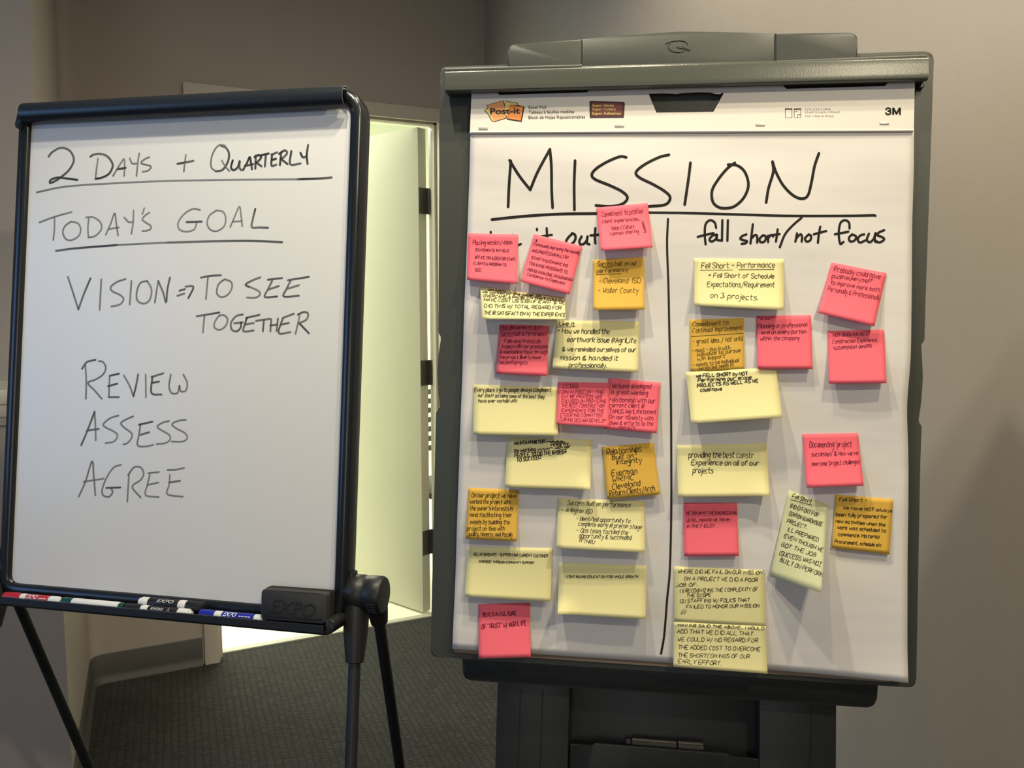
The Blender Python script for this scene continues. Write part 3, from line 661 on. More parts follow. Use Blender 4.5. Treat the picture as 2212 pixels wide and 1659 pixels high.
# foot of the stand and rear struts
for P in (FA, FB):
    pass
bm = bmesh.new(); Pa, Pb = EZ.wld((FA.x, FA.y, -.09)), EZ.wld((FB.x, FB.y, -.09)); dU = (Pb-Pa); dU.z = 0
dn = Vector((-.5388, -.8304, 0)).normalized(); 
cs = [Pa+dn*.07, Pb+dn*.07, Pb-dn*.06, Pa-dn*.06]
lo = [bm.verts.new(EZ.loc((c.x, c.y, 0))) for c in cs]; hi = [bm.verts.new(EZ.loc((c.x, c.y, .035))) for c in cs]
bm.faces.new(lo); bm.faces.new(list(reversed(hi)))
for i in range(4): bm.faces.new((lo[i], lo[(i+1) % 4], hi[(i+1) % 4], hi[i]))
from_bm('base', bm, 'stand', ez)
for u in (FA.x+.05, FB.x-.05):
    P = EZ.wld((u, -.62, -.10)); Q = EZ.wld((u, FA.y, -.10)); Q = Vector((Q.x, Q.y, 0))-dn*.30; Q.z = .012
    bm = bmesh.new(); tube(bm, EZ.loc(P), EZ.loc(Q), .014, seg=14); from_bm('rear_leg', bm, 'blackp', ez, 50)
# marker lying on the easel shelf
q0 = EZ.pix(1350, 1592, -.078); q1 = EZ.pix(1521, 1605, -.078); rm = .0085
mk = thing('easel_marker', 'black marker lying on the dark shelf beneath the paper pad', 'marker', EZ.M @ Matrix.Translation((q0.x, y_-.010+rm, -.078)))
L = q1.x-q0.x
for f0, f1, nm, rf_ in ((0, .08, 'tip_end', .7), (.08, .66, 'barrel', 1.), (.66, 1., 'cap', 1.12)):
    bm = bmesh.new(); r_ = rm*rf_; lathe(bm, (L*f0, 0, 0), (1, 0, 0), [(0, r_*.8), (.0015, r_), (L*(f1-f0)-.0015, r_), (L*(f1-f0), r_*.85)], 22); from_bm(nm, bm, 'm_black', mk, 40)

# ================================================================== the paper pad
def waves(u, v):
    a = .0007*math.sin(23*v+3*math.sin(4*u)+1)+.0005*math.sin(41*v+2*u*5+.5)*math.sin(5*u+1)
    a += .0006*math.sin(9*u+13*v)
    e = min(1, max(0, -v/.05)); return a*e*1.7
PW, PH = .635, .7653
pad = thing('easel_pad', 'large white paper pad headed MISSION in black marker, clamped to the grey easel', 'paper pad', EZ.M)
def sheet_w(u, v):
    wd = waves(u, v)
    d1 = max(0, (u-.40)/.235)*max(0, (-v-.60)/.165)   # lower corner curls up
    return wd+.010*d1**2.2+.0015*max(0, (-v-.5)/.26)
def edge_u(v):          # free edge bulges where the grip recess is
    return PW-.004*math.exp(-((v+.385)/.05)**2)
NU, NV = 64, 78; vs_ = []; fs = []
blc = EZ.pix(978, 1399, 0); brc = EZ.pix(1957, 1471, .008)
for j in range(NV+1):
    v = -PH*j/NV
    for i in range(NU+1):
        t = i/NU; u = (edge_u(v))*t + (blc.x*(j/NV))*(1-t)
        vs_.append((u, v-.002*max(0, t-.8)/.2*(j/NV)**8, sheet_w(u, v)))
for j in range(NV):
    for i in range(NU): a = j*(NU+1)+i; fs.append((a, a+NU+1, a+NU+2, a+1))
me = bpy.data.meshes.new('sheet'); me.from_pydata(vs_, [], fs); sheet = link('sheet', me, 'paper', pad, 180)
so = sheet.modifiers.new('thickness', 'SOLIDIFY'); so.thickness = .0004; so.offset = -1
# stack of sheets and grey board under it
bm = bmesh.new(); box(bm, (.001, -PH+.004, -.0062), (PW-.004, .03, -.0022)); from_bm('sheet_stack', bm, 'paper', pad)
bm = bmesh.new(); prism(bm, rounded([(.002, -PH-.0075), (PW-.012, -PH-.0075), (PW-.004, .03), (0, .03)], [.004, .012, 0, 0], 5), -.0105, -.0062); from_bm('backing_board', bm, 'brown', pad)
# header card with cut-outs
WH = .0030
H2 = lambda x, y: tuple(EZ.pix(x, y, WH)[:2])
outer = [H2(1015, 288), H2(1019, 190), H2(1066, 188), H2(1072, 197), H2(1079, 205), H2(1268, 199.5), H2(1275, 193), H2(1290, 184), H2(1680, 170), H2(1693, 186.5), H2(1699, 192), H2(1911, 186), H2(1919, 178), H2(1925, 163), H2(1976.5, 160), H2(1974, 283.5)]
hole = [H2(1401, 202), H2(1418, 244), H2(1541, 241.5), H2(1563, 202), H2(1562, 199), H2(1556, 203), H2(1545, 202.5), H2(1536, 199), H2(1505, 198.5), H2(1475, 200), H2(1462, 202.5), H2(1450, 201.5), H2(1430, 201)]
bm = bmesh.new(); prism(bm, outer, .0008, WH, holes=[hole]); hdr = from_bm('header_card', bm, 'card', pad, 20)
# black plate seen through the cut-outs is the easel body itself
a = EZ.pix(1017, 287, WH); b = EZ.pix(1974, 283, WH)
bm = bmesh.new(); tube(bm, (a.x, a.y+.0008, WH+.0002), (b.x, b.y+.0008, WH+.0002), .0011, seg=8); from_bm('header_fold', bm, 'card', pad, 60)
for x, y, hh in ((1044, 277, 3), (1338, 271.5, 3.5), (1642, 269, 3.5), (1910, 266, 3)):
    a = EZ.pix(x-10, y, WH); b = EZ.pix(x+10, y, WH); bm = bmesh.new()
    box(bm, (a.x, a.y-.0018, WH-.0002), (b.x, a.y+.0018, WH+.0011), .0005); from_bm('staple', bm, 'staple', pad)
# printing on the header
hmap = lambda k: (lambda p: EZ.pix(p[0], p[1], WH+.0003+k*.00012))
def patch(name, pts, tr, k, m):
    bm = bmesh.new(); bm.faces.new([bm.verts.new(hmap(k)(tr(p))) for p in pts]); return from_bm(name, bm, m, hdr)
ZL = zoomer(1040, 200, 6.9125)
patch('logo_shadow', [(70, 188), (330, 116), (344, 172), (352, 120), (548, 158), (537, 180), (640, 208), (643, 225), (600, 438), (390, 404), (376, 392), (372, 358), (365, 386), (180, 440), (183, 418), (158, 434), (100, 330), (60, 285), (40, 268), (95, 226)], ZL, 0, 'black')
patch('logo_note', [(52, 268), (108, 236), (200, 420), (162, 422), (110, 325), (70, 282)], ZL, 1, 'lemon')
patch('logo_note', [(352, 130), (538, 165), (531, 186), (430, 182), (385, 372), (374, 352), (347, 225)], ZL, 1, 'lemon')
patch('logo_note', [(82, 192), (322, 126), (344, 222), (368, 352), (362, 378), (190, 430), (150, 335), (105, 232)], ZL, 2, 'peach')
patch('logo_note', [(425, 182), (622, 213), (586, 420), (388, 385), (378, 360)], ZL, 2, 'orange')
printed('logo_text', 'Post-it', ZL((130, 323)), ZL((575, 313)), 92/6.9125, hmap(3), 'black', hdr, .03)
for s, a, b, c in (('Easel Pad', (705, 240), (965, 237), 48), ('Tableau à feuilles mobiles', (705, 315), (1385, 304), 46), ('Block de Hojas Reposicionables', (703, 393), (1548, 383), 48)):
    printed('header_text', s, ZL(a), ZL(b), c/6.9125, hmap(0), 'black', hdr, .004)
patch('badge', [(1612, 135), (1635, 125), (2128, 138), (2142, 168), (2126, 376), (1618, 380)], ZL, 0, 'maroond')
patch('badge', [(1645, 150), (2105, 158), (2100, 345), (1645, 350)], ZL, 1, 'maroon')
for s, a, b in (('Super Sticky', (1655, 207), (1980, 207)), ('Super Collant', (1653, 265), (2008, 265)), ('Super Adhesivas', (1650, 328), (2083, 327))):
    printed('badge_text', s, ZL(a), ZL(b), 38/6.9125, hmap(2), 'gold', hdr, .012)
ZR = zoomer(1400, 60, 4.424)
ikh = Ink()
for s, hw in (("1312,775 1375,775", 1.0), ("1312,775 1312,860 1375,858 1375,775", .45), ("1397,777 1460,775", 1.0), ("1397,775 1397,858 1460,857 1460,775", .45), ("1430,855 1430,830 1456,829", .5), ("1410,795 1425,803", .4)):
    for st in parse(s): ikh.stroke([ZR(p) for p in st], hw, hmap(0), 1., False, 0)
ikh.build('size_icons', 'ink_big', hdr)
for s, a, b in (('5.2 ft² (2.5 ft x 2.08 ft)', (1500, 786), (1745, 785)), ('5.2 pi/ft² (2.5 pie/ft x 2.08 pie/ft)', (1500, 816), (1835, 812)), ('Cont. 1 block de 30 hojas', (1500, 850), (1775, 850))):
    printed('header_text', s, ZR(a), ZR(b), 20/4.424, hmap(0), 'grey', hdr)
Z3 = zoomer(1880, 100, 4.15)
ikh = Ink()
for st in parse("141,566 150,556 166,554 180,562 178,576 160,580"): ikh.stroke([Z3(p) for p in st], 1.7, hmap(0), 1., 5, 0)
for st in parse("160,580 182,588 180,603 163,610 147,607 139,597"): ikh.stroke([Z3(p) for p in st], 1.7, hmap(0), 1., 5, 0)
for st in parse("205,608 205,556|208,556 234,604|236,604 262,556|266,556 266,608"): ikh.stroke([Z3(p) for p in st], 2.0, hmap(0), 1., False, 0)
ikh.build('logo_text', 'ink_big', hdr)
# big marker writing on the sheet
def smap(p):
    q = EZ.pix(p[0], p[1], 0); wd = sheet_w(q.x, q.y); q = EZ.pix(p[0], p[1], wd+.0003); return q
ik = Ink()
traced(ik, "682,1155 760,1280 850,1395|850,1395 910,1250 1010,1065|670,1533 678,1350 692,1160|1010,1065 1022,1200 1025,1400 1032,1540|1215,1158 1208,1350 1210,1557|"
 "1632,1130 1580,1125 1480,1165 1390,1220 1352,1270 1380,1310 1500,1360 1600,1410 1642,1460 1600,1510 1500,1530 1385,1522|1980,1110 1900,1130 1780,1190 1712,1250 1740,1295 1850,1350 1950,1410 1990,1460 1950,1515 1815,1530|2155,1175 2140,1300 2108,1515|538,1637 800,1610 1100,1592 1390,1588", Z6, 3.0, smap, 1, .1)
traced(ik, "405,1175 340,1225 270,1310 220,1400 225,1490 270,1535 330,1545 400,1530 470,1470 510,1390 512,1320 480,1240 420,1195 350,1190|660,1497 680,1380 718,1250 712,1165|712,1165 740,1250 800,1360 880,1440 950,1467 1000,1440 1030,1330 1055,1200 1090,1098", Z7, 3.0, smap, 1, .1)
traced(ik, "1289,461 1360,459 1480,460 1590,463 1700,466 1830,466 1888,465|1889,465 1891,466", PX, 2.6, smap, 1, .1)
traced(ik, "1443,473 1441,530 1444,620 1446,720 1449,840 1450,970 1450,1105 1447,1230 1441,1295 1435,1370 1428,1412", PX, 2.3, smap, .85, .2)
traced(ik, "1060,501 1061,530 1063,545|1100,524 1112,518 1109,508 1099,513 1099,528 1112,532 1125,527|1160,494 1160,497|1160,509 1160,530|1181,493 1182,515 1183,532|1168,511 1192,507|1074,515 1074,530|1084,512 1088,530 1096,512", PX, 2.5, smap, 1, .1)
traced(ik, "1020,310 985,345 965,385 990,405 1025,395 1050,355 1045,320 1020,305|1105,335 1085,375 1095,405 1125,400 1150,370 1158,335|1158,335 1152,390 1175,405|1228,262 1224,330 1228,395|1185,325 1260,318", A1, 2.7, smap, 1, .1)
traced(ik, "462,245 450,200 410,180 372,215 365,300 372,385|305,322 370,305 440,290|468,302 430,312 405,345 425,362 458,340 470,305|470,305 468,345 500,352|515,180 512,355|562,180 558,355|"
 "720,300 685,315 668,338 695,350 725,358 715,375 680,382|775,215 765,300 755,378|763,335 795,305 812,320 812,370|858,310 832,340 840,365 868,365 888,335 878,312 858,310|905,312 905,366|905,335 930,305 948,318|987,258 980,310 972,362|925,308 1003,298|"
 "1190,160 1120,220 1050,300 1005,410|1152,292 1145,330 1138,362|1145,335 1180,300 1195,320 1192,362|1252,300 1220,335 1235,362 1265,350 1272,315 1252,300|1350,235 1338,300 1330,372|1295,300 1400,272|1600,250 1595,200 1560,180 1522,205 1508,290 1520,380 1548,365|1475,300 1590,278|"
 "1622,300 1595,330 1605,360 1640,355 1657,320 1622,300|1725,300 1692,310 1670,345 1690,370 1735,352|1765,295 1748,345 1772,368 1805,340 1822,290|1822,290 1815,345 1838,364|1895,265 1850,285 1838,308 1880,325 1895,345 1860,368 1818,362", A4, 2.5, smap, 1, .1)
ik.words('written_word', [(1095, 315, 1775, 450), (1060, 455, 1895, 472), (1425, 480, 1455, 1415), (1050, 495, 1130, 535), (1155, 490, 1195, 535), (1225, 495, 1310, 530),
 (1505, 470, 1575, 530), (1595, 480, 1690, 530), (1670, 470, 1735, 535), (1715, 485, 1790, 525), (1800, 470, 1915, 530)], 'ink_big', sheet)

# ================================================================== sticky notes
def quad_inv(q, p):
    s_, t_ = .5, .5; TL, TR, BR, BL = q
    for _ in range(12):
        P = TL*(1-s_)*(1-t_)+TR*s_*(1-t_)+BR*s_*t_+BL*(1-s_)*t_; ds = (TR-TL)*(1-t_)+(BR-BL)*t_; dt = (BL-TL)*(1-s_)+(BR-TR)*s_
        r = p-P; det = ds.x*dt.y-ds.y*dt.x
        s_ += (r.x*dt.y-r.y*dt.x)/det; t_ += (ds.x*r.y-ds.y*r.x)/det
    return s_, t_
def note(label, kind, tr, quad, lift, lines, base=.0014, strokes=None, hw=.62, slant=.12, dens=.8, curl=None, pw=1.7, cut=None, group='sticky notes on the paper pad'):
    q = [tr(p) for p in quad]; ww = (base, base, base+lift[1], base+lift[0])
    O = EZ.pix(q[0].x, q[0].y, base)
    def surf(s_, t_, dw=0.):
        lf = (lift[0]*(1-s_)+lift[1]*s_)*(max(t_, 0)**pw)
        wd = base+lf+.0012*math.sin(PI*s_)*t_*(1 if lift[0]+lift[1] > .02 else .5)
        if curl:
            cs, ct, amt = curl; d = max(0, 1-math.hypot((s_-cs)*1.6, (t_-ct))/.42); wd += amt*d*d
        g = q[0]*(1-s_)*(1-t_)+q[1]*s_*(1-t_)+q[2]*s_*t_+q[3]*(1-s_)*t_
        q0 = EZ.pix(g.x, g.y, 0); wd += sheet_w(min(max(q0.x, 0), PW), min(max(q0.y, -PH), 0))
        P = EZ.pix(g.x, g.y, wd)
        return Vector((P.x, P.y, wd+dw))-O
    n = 12; V = []; Fc = []
    for j in range(n+1):
        for i in range(n+1): V.append(surf(i/n, j/n))
    for j in range(n):
        for i in range(n): a = j*(n+1)+i; Fc.append((a, a+n+1, a+n+2, a+1))
    me = bpy.data.meshes.new('sticky_note'); me.from_pydata([tuple(v) for v in V], [], Fc)
    o = link('sticky_note', me, kind, None, 180); o.matrix_world = EZ.M @ Matrix.Translation(O)
    so = o.modifiers.new('thickness', 'SOLIDIFY'); so.thickness = .0003; so.offset = -1
    tag(o, label, 'sticky note', group)
    def mp(p):
        s_, t_ = quad_inv(q, Vector(p)); return surf(min(max(s_, -.0), 1.0), min(max(t_, 0), 1), .0003)
    if lines or strokes:
        ik = Ink()
        for ln in lines: hand(ik, ln, hw, mp, tr, slant, dens)
        for st in (strokes or []):
            for p in parse(st[0]): ik.stroke([tr(c) for c in p], st[1], mp, dens, False, .2)
        ik.build('handwriting', {'n_pink': 'ink_pink', 'n_gold': 'ink_gold'}.get(kind, 'ink_pen'), o)['kind'] = 'stuff'
    return o
note('pink sticky note overlapping the MISSION underline, topmost of the pink notes', 'n_pink', A1, [(1237, 77), (1697, 35), (1742, 433), (1277, 460)], (.020, .016),
 [("Commitment to positive", 1285, 158, 1655, 125, 42), ("client experiences...", 1290, 215, 1625, 190, 30), ("Vision / Culture", 1370, 280, 1575, 262, 36), ("common sharing", 1360, 325, 1615, 300, 30), ("company", 1645, 205, 1670, 300, 22)], dens=.75)
note('pink sticky note about placing mission statements, at the very edge of the pad below MISSION', 'n_pink', AA, [(87, 178), (900, 200), (885, 1003), (65, 938)], (.010, .014),
 [("Placing mission/vision", 160, 365, 800, 358, 70), ("STATEMENTS IN FIELD", 205, 472, 740, 485, 42), ("OFFICE TRAILERS FOR STAFF,", 195, 590, 865, 630, 45), ("CLIENTS & PROGRAM TO", 170, 690, 700, 714, 42), ("SEE.", 195, 798, 300, 798, 42)], dens=.95)
note('pink sticky note tilted clockwise with six lines, between two other pink notes', 'n_pink', AA, [(1158, 192), (1945, 390), (1735, 1175), (937, 965)], (.018, .014),
 [("Continually improving Personally", 1145, 375, 1895, 520, 48), ("AND PROFESSIONALLY BY", 1125, 480, 1715, 598, 46), ("STARTING/ENHANCING", 1115, 595, 1700, 728, 46), ("TRAINING PROGRAMS TO", 1070, 690, 1695, 838, 50), ("PROVIDE KNOWLEDGE, ENCOURAGEMENT", 1050, 788, 1795, 965, 42), ("Confidence to Employees", 1035, 868, 1650, 1012, 48)], strokes=[("1195,288 1200,312", 1.8)], dens=.9)
note('pale note bent forward in the shade under two pink notes, its text partly hidden', 'n_pale', AA, [(280, 1045), (1658, 1228), (1672, 1582), (312, 1577)], (.030, .030),
 [("On many", 410, 1112, 700, 1135, 28), ("We worked w/ the owner to", 320, 1150, 1260, 1215, 36), ("OVERCAME A PROBLEM THAT COULD", 335, 1215, 1600, 1285, 42), ("HAVE COST US SIGNIFICANT $. WE", 345, 1282, 1655, 1335, 48), ("DID THIS W/ TOTAL REGARD FOR", 350, 1385, 1600, 1420, 52), ("THEIR SATISFACTION W/ THE EXPERIENCE", 345, 1500, 1665, 1535, 55)], pw=.8, hw=.85, base=.0018)
note('golden note listing two bullet points, directly below the topmost pink note', 'n_gold', A1, [(1205, 545), (1665, 520), (1668, 990), (1208, 993)], (.020, .016),
 [("Success built on our", 1245, 603, 1600, 592, 42), ("performance", 1240, 662, 1520, 650, 36), ("- Cleveland ISD", 1255, 755, 1630, 748, 45), ("- Waller County", 1252, 838, 1610, 838, 45)], strokes=[("1290,612 1380,608", .6), ("1238,677 1460,668", .7)], dens=.6)
note('pink note with seven cramped lines, immediately beside the pale Live It note', 'n_pink', A1, [(368, 1122), (812, 1137), (795, 1585), (340, 1565)], (.010, .012),
 [("How did we live it OUT?", 378, 1162, 755, 1167, 32), ("Success built on Performance", 380, 1225, 790, 1225, 34), ("Following Protocols", 410, 1286, 735, 1290, 32), ("in place with our processes", 395, 1334, 800, 1336, 32), ("& maintaining those through", 375, 1384, 798, 1387, 32), ("the project level to have", 370, 1430, 735, 1432, 32), ("successful projects.", 372, 1477, 620, 1480, 32)], strokes=[("378,1170 475,1171", .5), ("378,1231 490,1231", .5)])
note('pale yellow note headed Live It, about handling an earthwork issue', 'n_pale', A1, [(880, 1085), (1618, 1100), (1610, 1552), (843, 1517)], (.012, .014),
 [("Live It", 905, 1132, 1040, 1134, 34), ("* How we handled the", 890, 1200, 1355, 1208, 44), ("earthwork issue @AgriLife", 975, 1278, 1590, 1288, 44), ("& we reminded ourselves of our", 935, 1362, 1590, 1370, 40), ("mission & handled it", 910, 1438, 1430, 1448, 42), ("professionally.", 990, 1505, 1325, 1510, 40)], strokes=[("882,1147 1045,1143", .7)], hw=.85)
note('mostly blank pale yellow note with three small lines, starting Every', 'n_pale', A2, [(135, 85), (888, 108), (893, 545), (133, 533)], (.014, .014),
 [("Every place I go to people always compliment", 145, 150, 830, 150, 35), ("our staff as being some of the best they", 178, 195, 770, 210, 30), ("have ever worked with", 180, 246, 525, 244, 30)], hw=.7)
note('pink note with seven lines of red capitals, overlapped on one side of its pink neighbour', 'n_pink', A2, [(892, 63), (1350, 70), (1345, 470), (880, 440)], (.014, .014),
 [("DIVIDED", 930, 106, 1070, 106, 28), ("CORWIN PRECON - THE", 898, 165, 1300, 168, 30), ("ENTIRE PROCESS WAS", 925, 206, 1285, 208, 28), ("FOCUSED ON PROVIDING", 925, 250, 1320, 246, 30), ("THE BEST CONSTRUCTION", 925, 287, 1305, 290, 30), ("EXPERIENCE FOR THE", 925, 332, 1305, 332, 28), ("STEERING COMMITTEE", 910, 372, 1295, 375, 28), ("DURING DESIGN DEVELOP", 908, 412, 1320, 424, 28)], strokes=[("930,115 1080,115", .6)], dens=.6, base=.0026)
note('pink note starting We have developed, its edge tucked under another pink note', 'n_pink', A2, [(1348, 28), (1813, 68), (1777, 522), (1300, 480)], (.010, .012),
 [("We have developed", 1378, 116, 1725, 120, 42), ("a great working", 1372, 165, 1695, 180, 38), ("relationship with our", 1355, 240, 1765, 250, 40), ("current client @", 1352, 286, 1665, 293, 38), ("TAMUS AgriLife based", 1352, 342, 1765, 348, 38), ("On our honesty with", 1352, 390, 1745, 405, 36), ("them & efforts to the", 1352, 446, 1745, 453, 36), ("PROJECT", 1440, 487, 1585, 489, 26)], dens=.8)
note('pale yellow note with crossed-out words in heavy black pen', 'n_pale', A2, [(440, 560), (1190, 580), (1182, 1030), (418, 1005)], (.014, .012),
 [("MAINTAINING OUR", 505, 627, 775, 609, 30), ("integrity", 830, 636, 985, 625, 28), ("by working", 505, 693, 690, 680, 32), ("with our", 865, 663, 1005, 650, 26), ("PEOPLE TO DO THEIR BEST", 505, 737, 970, 702, 34), ("TO SUCCEED", 525, 776, 740, 750, 32)],
 strokes=[("790,602 815,595 830,606 850,590 870,605 890,588 905,602 925,590 945,600 820,600", 1.2), ("712,672 740,660 735,675 770,655 765,672 800,655 795,668 830,650 850,655", .9), ("870,692 970,686", 1.0)], hw=1.0, dens=1., curl=(1, 1, .010))
note('golden note tilted anticlockwise reading Relationships Built on Integrity', 'n_gold', A2, [(1287, 645), (1750, 605), (1805, 1070), (1335, 1113)], (.008, .008),
 [("Relationships", 1330, 715, 1640, 685, 52), ("Built on", 1380, 757, 1565, 740, 42), ("Integrity", 1405, 802, 1640, 780, 45), ("Everman", 1375, 902, 1600, 880, 48), ("WRMC", 1380, 960, 1580, 936, 50), ("Cleveland", 1380, 1027, 1630, 990, 52), ("Return Clients/Arch", 1355, 1087, 1760, 1036, 50)], hw=.85)
note('golden note filled with seven lines of black pen, beginning On our project', 'n_gold', A2, [(93, 1010), (540, 1030), (523, 1490), (65, 1467)], (.010, .010),
 [("On our project we have", 120, 1094, 520, 1100, 40), ("worked the project with", 105, 1151, 465, 1156, 38), ("the owner's interests in", 105, 1210, 485, 1213, 38), ("mind facilitating their", 105, 1270, 480, 1272, 38), ("needs by building the", 108, 1333, 460, 1336, 38), ("project on time with", 80, 1392, 415, 1392, 38), ("quality, honesty, and fiscally", 90, 1440, 485, 1447, 36)], dens=1.)
note('pale yellow note on success built on performance with dashed bullet lines', 'n_pale', A2, [(893, 1105), (1665, 1130), (1670, 1590), (880, 1552)], (.016, .016),
 [("Success built on performance", 975, 1162, 1540, 1184, 40), ("- Arlington ISD", 925, 1224, 1195, 1241, 36), ("- identified opportunity to", 1055, 1302, 1535, 1324, 38), ("complete early @ precon stage", 1075, 1348, 1640, 1380, 38), ("- Ops team tackled the", 1055, 1408, 1515, 1430, 40), ("opportunity & succeeded", 1080, 1458, 1545, 1477, 42), ("THRU", 1120, 1506, 1215, 1513, 32)], strokes=[("1085,1495 1092,1460", .7), ("1103,1495 1110,1460", .7)], slant=.3)
note('wide pale yellow note with two lines of small capitals starting Relationships', 'n_pale', A3, [(190, 150), (1055, 160), (1040, 710), (160, 657)], (.013, .013),
 [("RELATIONSHIPS - SUPPORTING CURRENT CUSTOMER", 252, 238, 1010, 252, 28), ("INTEREST THROUGH COMMUNITY SUPPORT", 302, 306, 872, 322, 22)], hw=.65)
note('pale yellow note with one small line and a folded lower corner', 'n_pale', A3, [(1125, 310), (2015, 340), (2013, 890), (1112, 835)], (.016, .016),
 [("CONTINUING EDUCATION FOR WHOLE GROWTH", 1205, 464, 1935, 464, 24)], hw=.65, curl=(0, 1, .016))
note('pink note hanging off the bottom edge of the pad, reading Build a culture', 'n_pink', A3, [(300, 737), (822, 720), (838, 1278), (303, 1293)], (.012, .012),
 [("BUILD A CULTURE", 345, 860, 690, 846, 38), ('OF "TRUST" W/ AGRILIFE', 335, 987, 790, 948, 45)], dens=.95, hw=.8)
note('pale yellow note headed Fell Short Performance in thin pen', 'n_pale', A4, [(275, 505), (1038, 512), (1038, 947), (275, 910)], (.014, .016),
 [("Fell Short - Performance", 335, 590, 960, 582, 45), ("* Fell Short of Schedule", 395, 668, 955, 676, 38), ("Expectations/Requirement", 385, 746, 960, 750, 42), ("on 3 projects.", 410, 840, 815, 862, 42)], strokes=[("325,607 600,605", .6), ("655,603 955,600", .7)], hw=.7, dens=.8)
note('strongly tilted pink note far across the pad, with four slanting lines', 'n_pink', A4, [(1447, 540), (1918, 632), (1812, 1085), (1332, 970)], (.012, .012),
 [("Probably could have", 1465, 615, 1860, 682, 42), ("pushed myself", 1448, 670, 1790, 715, 36), ("to improve more both", 1435, 724, 1855, 792, 34), ("Personally & Professionally", 1412, 782, 1855, 862, 40)], strokes=[("1620,680 1650,675 1625,690 1655,688", 1.0)], dens=.75)
note('golden note headed Commitment to Continual Improvement, next to a pink note', 'n_gold', A4, [(237, 1030), (697, 1015), (703, 1455), (243, 1475)], (.004, .004),
 [("Commitment to", 260, 1087, 565, 1070, 38), ("Continual Improvement", 260, 1140, 685, 1114, 38), ("- great idea / not until", 262, 1233, 685, 1207, 38), ("- must - buy in with", 258, 1310, 580, 1282, 34), ("individual to pursue", 300, 1342, 670, 1302, 30), ("w/in support", 300, 1377, 535, 1352, 30), ("- needs to be individual", 262, 1432, 655, 1387, 32), ("person but needs to", 315, 1460, 610, 1422, 28)], strokes=[("250,1172 690,1145", .6)], dens=.6)
note('pink note with a heading and three lines about planning, under the Fell Short note', 'n_pink', A4, [(803, 998), (1270, 988), (1285, 1450), (815, 1448)], (.008, .008),
 [("Fell short", 820, 1030, 950, 1030, 26), ("Planning on professional", 818, 1100, 1235, 1087, 34), ("level on every portion", 848, 1152, 1228, 1144, 32), ("within the company", 838, 1206, 1172, 1200, 34)], dens=.85)
note('square pink note below the strongly tilted pink note, with three faint lines', 'n_pink', A4, [(1415, 1125), (1895, 1113), (1915, 1570), (1425, 1575)], (.011, .011),
 [("NOT SHOWING BEST", 1460, 1174, 1775, 1160, 28), ("Construction Experience", 1452, 1230, 1830, 1214, 30), ("TO DIFFERENT OWNERS", 1460, 1287, 1785, 1264, 24)], dens=.8)
note('tilted pale yellow note overlapping the foot of the golden Commitment note', 'n_pale', A5, [(190, 87), (907, 50), (957, 447), (232, 498)], (.020, .020),
 [("we FELL SHORT by NOT", 272, 130, 680, 110, 26), ("Performing our scope", 285, 167, 712, 142, 28), ("PROJECTS AS WELL AS WE", 280, 210, 765, 167, 26), ("could have", 305, 242, 475, 234, 28)], hw=1.0, dens=1., base=.0058)
note('pale yellow note about providing the best experience, with a bent lower corner', 'n_pale', A5, [(115, 670), (830, 655), (858, 1075), (128, 1082)], (.016, .014),
 [("providing the best constr", 212, 768, 730, 770, 46), ("Experience on all of our", 235, 826, 770, 832, 40), ("projects", 245, 890, 405, 892, 42)], hw=.85, curl=(1, 1, .006))
note('pink note with three thin lines of capitals, below the pale providing note', 'n_pink', A5, [(168, 1128), (597, 1128), (612, 1552), (178, 1555)], (.007, .007),
 [("WE TRAIN AT THE ENGINEERING", 195, 1221, 595, 1221, 24), ("LEVEL, HOW DO WE TRAIN", 192, 1276, 535, 1273, 22), ("IN THE FIELD?", 192, 1326, 415, 1321, 22)], dens=.8, hw=.65)
note('pink note about documenting project successes, alone near the far edge', 'n_pink', A5, [(1118, 580), (1560, 572), (1607, 992), (1155, 1008)], (.015, .014),
 [('Documenting "project', 1175, 687, 1510, 682, 46), ("successes\" & How we've", 1190, 757, 1560, 747, 34), ('overcome "project challenges"', 1192, 834, 1580, 817, 34)], dens=.9)
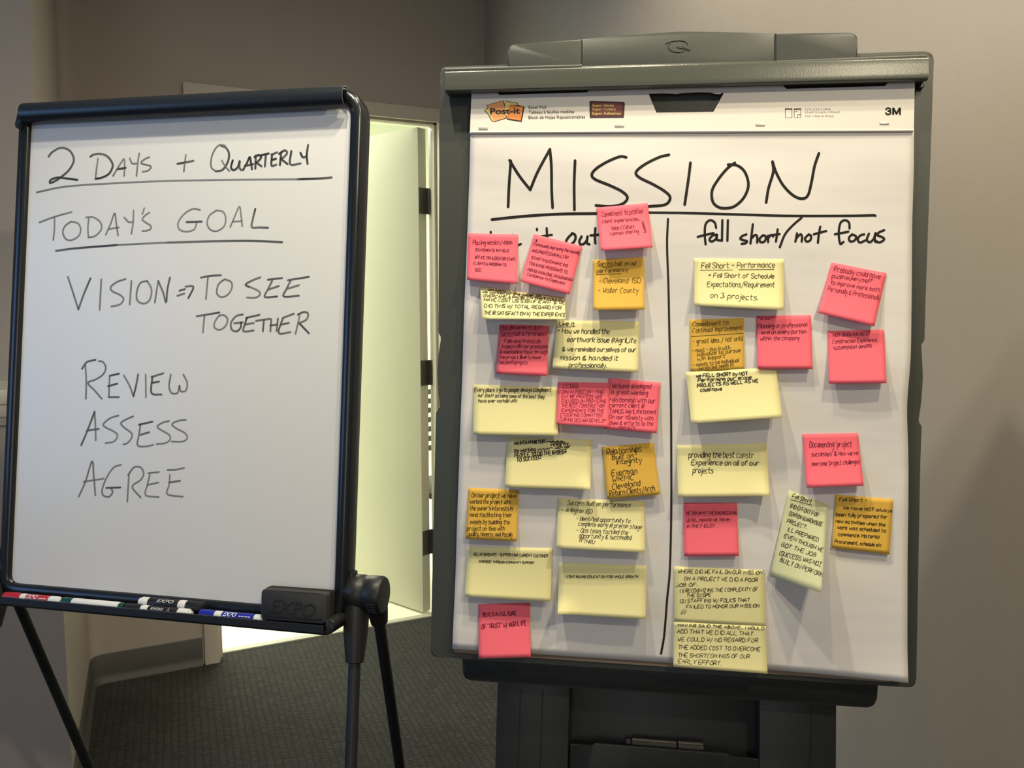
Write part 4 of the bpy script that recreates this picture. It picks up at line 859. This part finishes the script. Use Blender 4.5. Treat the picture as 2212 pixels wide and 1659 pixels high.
note('greenish yellow note hung upright and curling off the pad, filled with capitals', 'n_green', AF, [(365, 165), (850, 345), (765, 1430), (130, 1230)], (.006, .046),
 [("Fell Short", 405, 258, 640, 328, 50), ("BID EFFORT FOR", 380, 377, 720, 492, 48), ("DENTON GUARDHOUSE", 365, 472, 775, 612, 48), ("PROJECT.", 340, 562, 575, 645, 48), ("ILL PREPARED", 335, 662, 720, 802, 48), ("EVEN THOUGH WE", 305, 748, 780, 928, 48), ("GOT THE JOB", 265, 852, 695, 988, 50), ("(SUCCESS WAS NOT", 245, 962, 760, 1102, 50), ("BUILT ON PERFORM", 250, 1048, 775, 1232, 52)], strokes=[("390,282 650,350", .7), ("690,1085 755,1110", .6)], hw=.8, dens=.8, pw=1.3)
note('golden note headed Fell Short, beside the greenish upright note', 'n_gold', AF, [(940, 220), (1655, 275), (1610, 960), (903, 880)], (.004, .004),
 [("Fell Short -", 990, 300, 1330, 308, 44), ("We have NOT always", 1040, 397, 1640, 435, 36), ("been fully prepared for", 948, 482, 1580, 517, 42), ("new activities when the", 945, 562, 1555, 610, 38), ("work was scheduled to", 965, 640, 1560, 684, 40), ("commence. Material", 975, 727, 1480, 760, 40), ("Procurement, schedule etc", 930, 817, 1510, 864, 42)], dens=.95, hw=.8)
note('pale yellow note asking where we fail on our mission, upper of two stacked notes', 'n_pale', A6, [(90, 150), (765, 180), (775, 602), (92, 567)], (.004, .004),
 [("WHERE DID WE FAIL ON OUR MISSION?", 122, 200, 765, 210, 27), ("ON A PROJECT WE DID A POOR", 165, 252, 715, 265, 27), ("JOB OF:", 105, 302, 260, 298, 24), ("(1) RECOGNIZING THE COMPLEXITY OF", 135, 345, 715, 332, 26), ("THE SCOPE", 185, 380, 365, 374, 24), ("(2) STAFFING W/ FOLKS THAT", 135, 420, 655, 414, 26), ("FAILED TO HONOR OUR MISSION", 182, 463, 725, 456, 24)], strokes=[("142,508 152,472 150,510 162,468 160,510 172,470 168,508 182,480", .7)], dens=.9)
note('pale yellow note starting Having said the above, lower of two stacked notes', 'n_pale', A6, [(88, 566), (775, 600), (790, 955), (85, 900)], (.009, .010),
 [("HAVING SAID THE ABOVE, I WOULD", 118, 597, 762, 624, 20), ("ADD THAT WE DID ALL THAT", 112, 647, 680, 667, 28), ("WE COULD W/ NO REGARD FOR", 118, 707, 715, 717, 28), ("THE ADDED COST TO OVERCOME", 120, 767, 732, 782, 28), ("THE SHORTCOMINGS OF OUR", 118, 827, 655, 837, 28), ("EARLY EFFORT.", 120, 872, 440, 890, 30)], dens=.9, base=.0060)
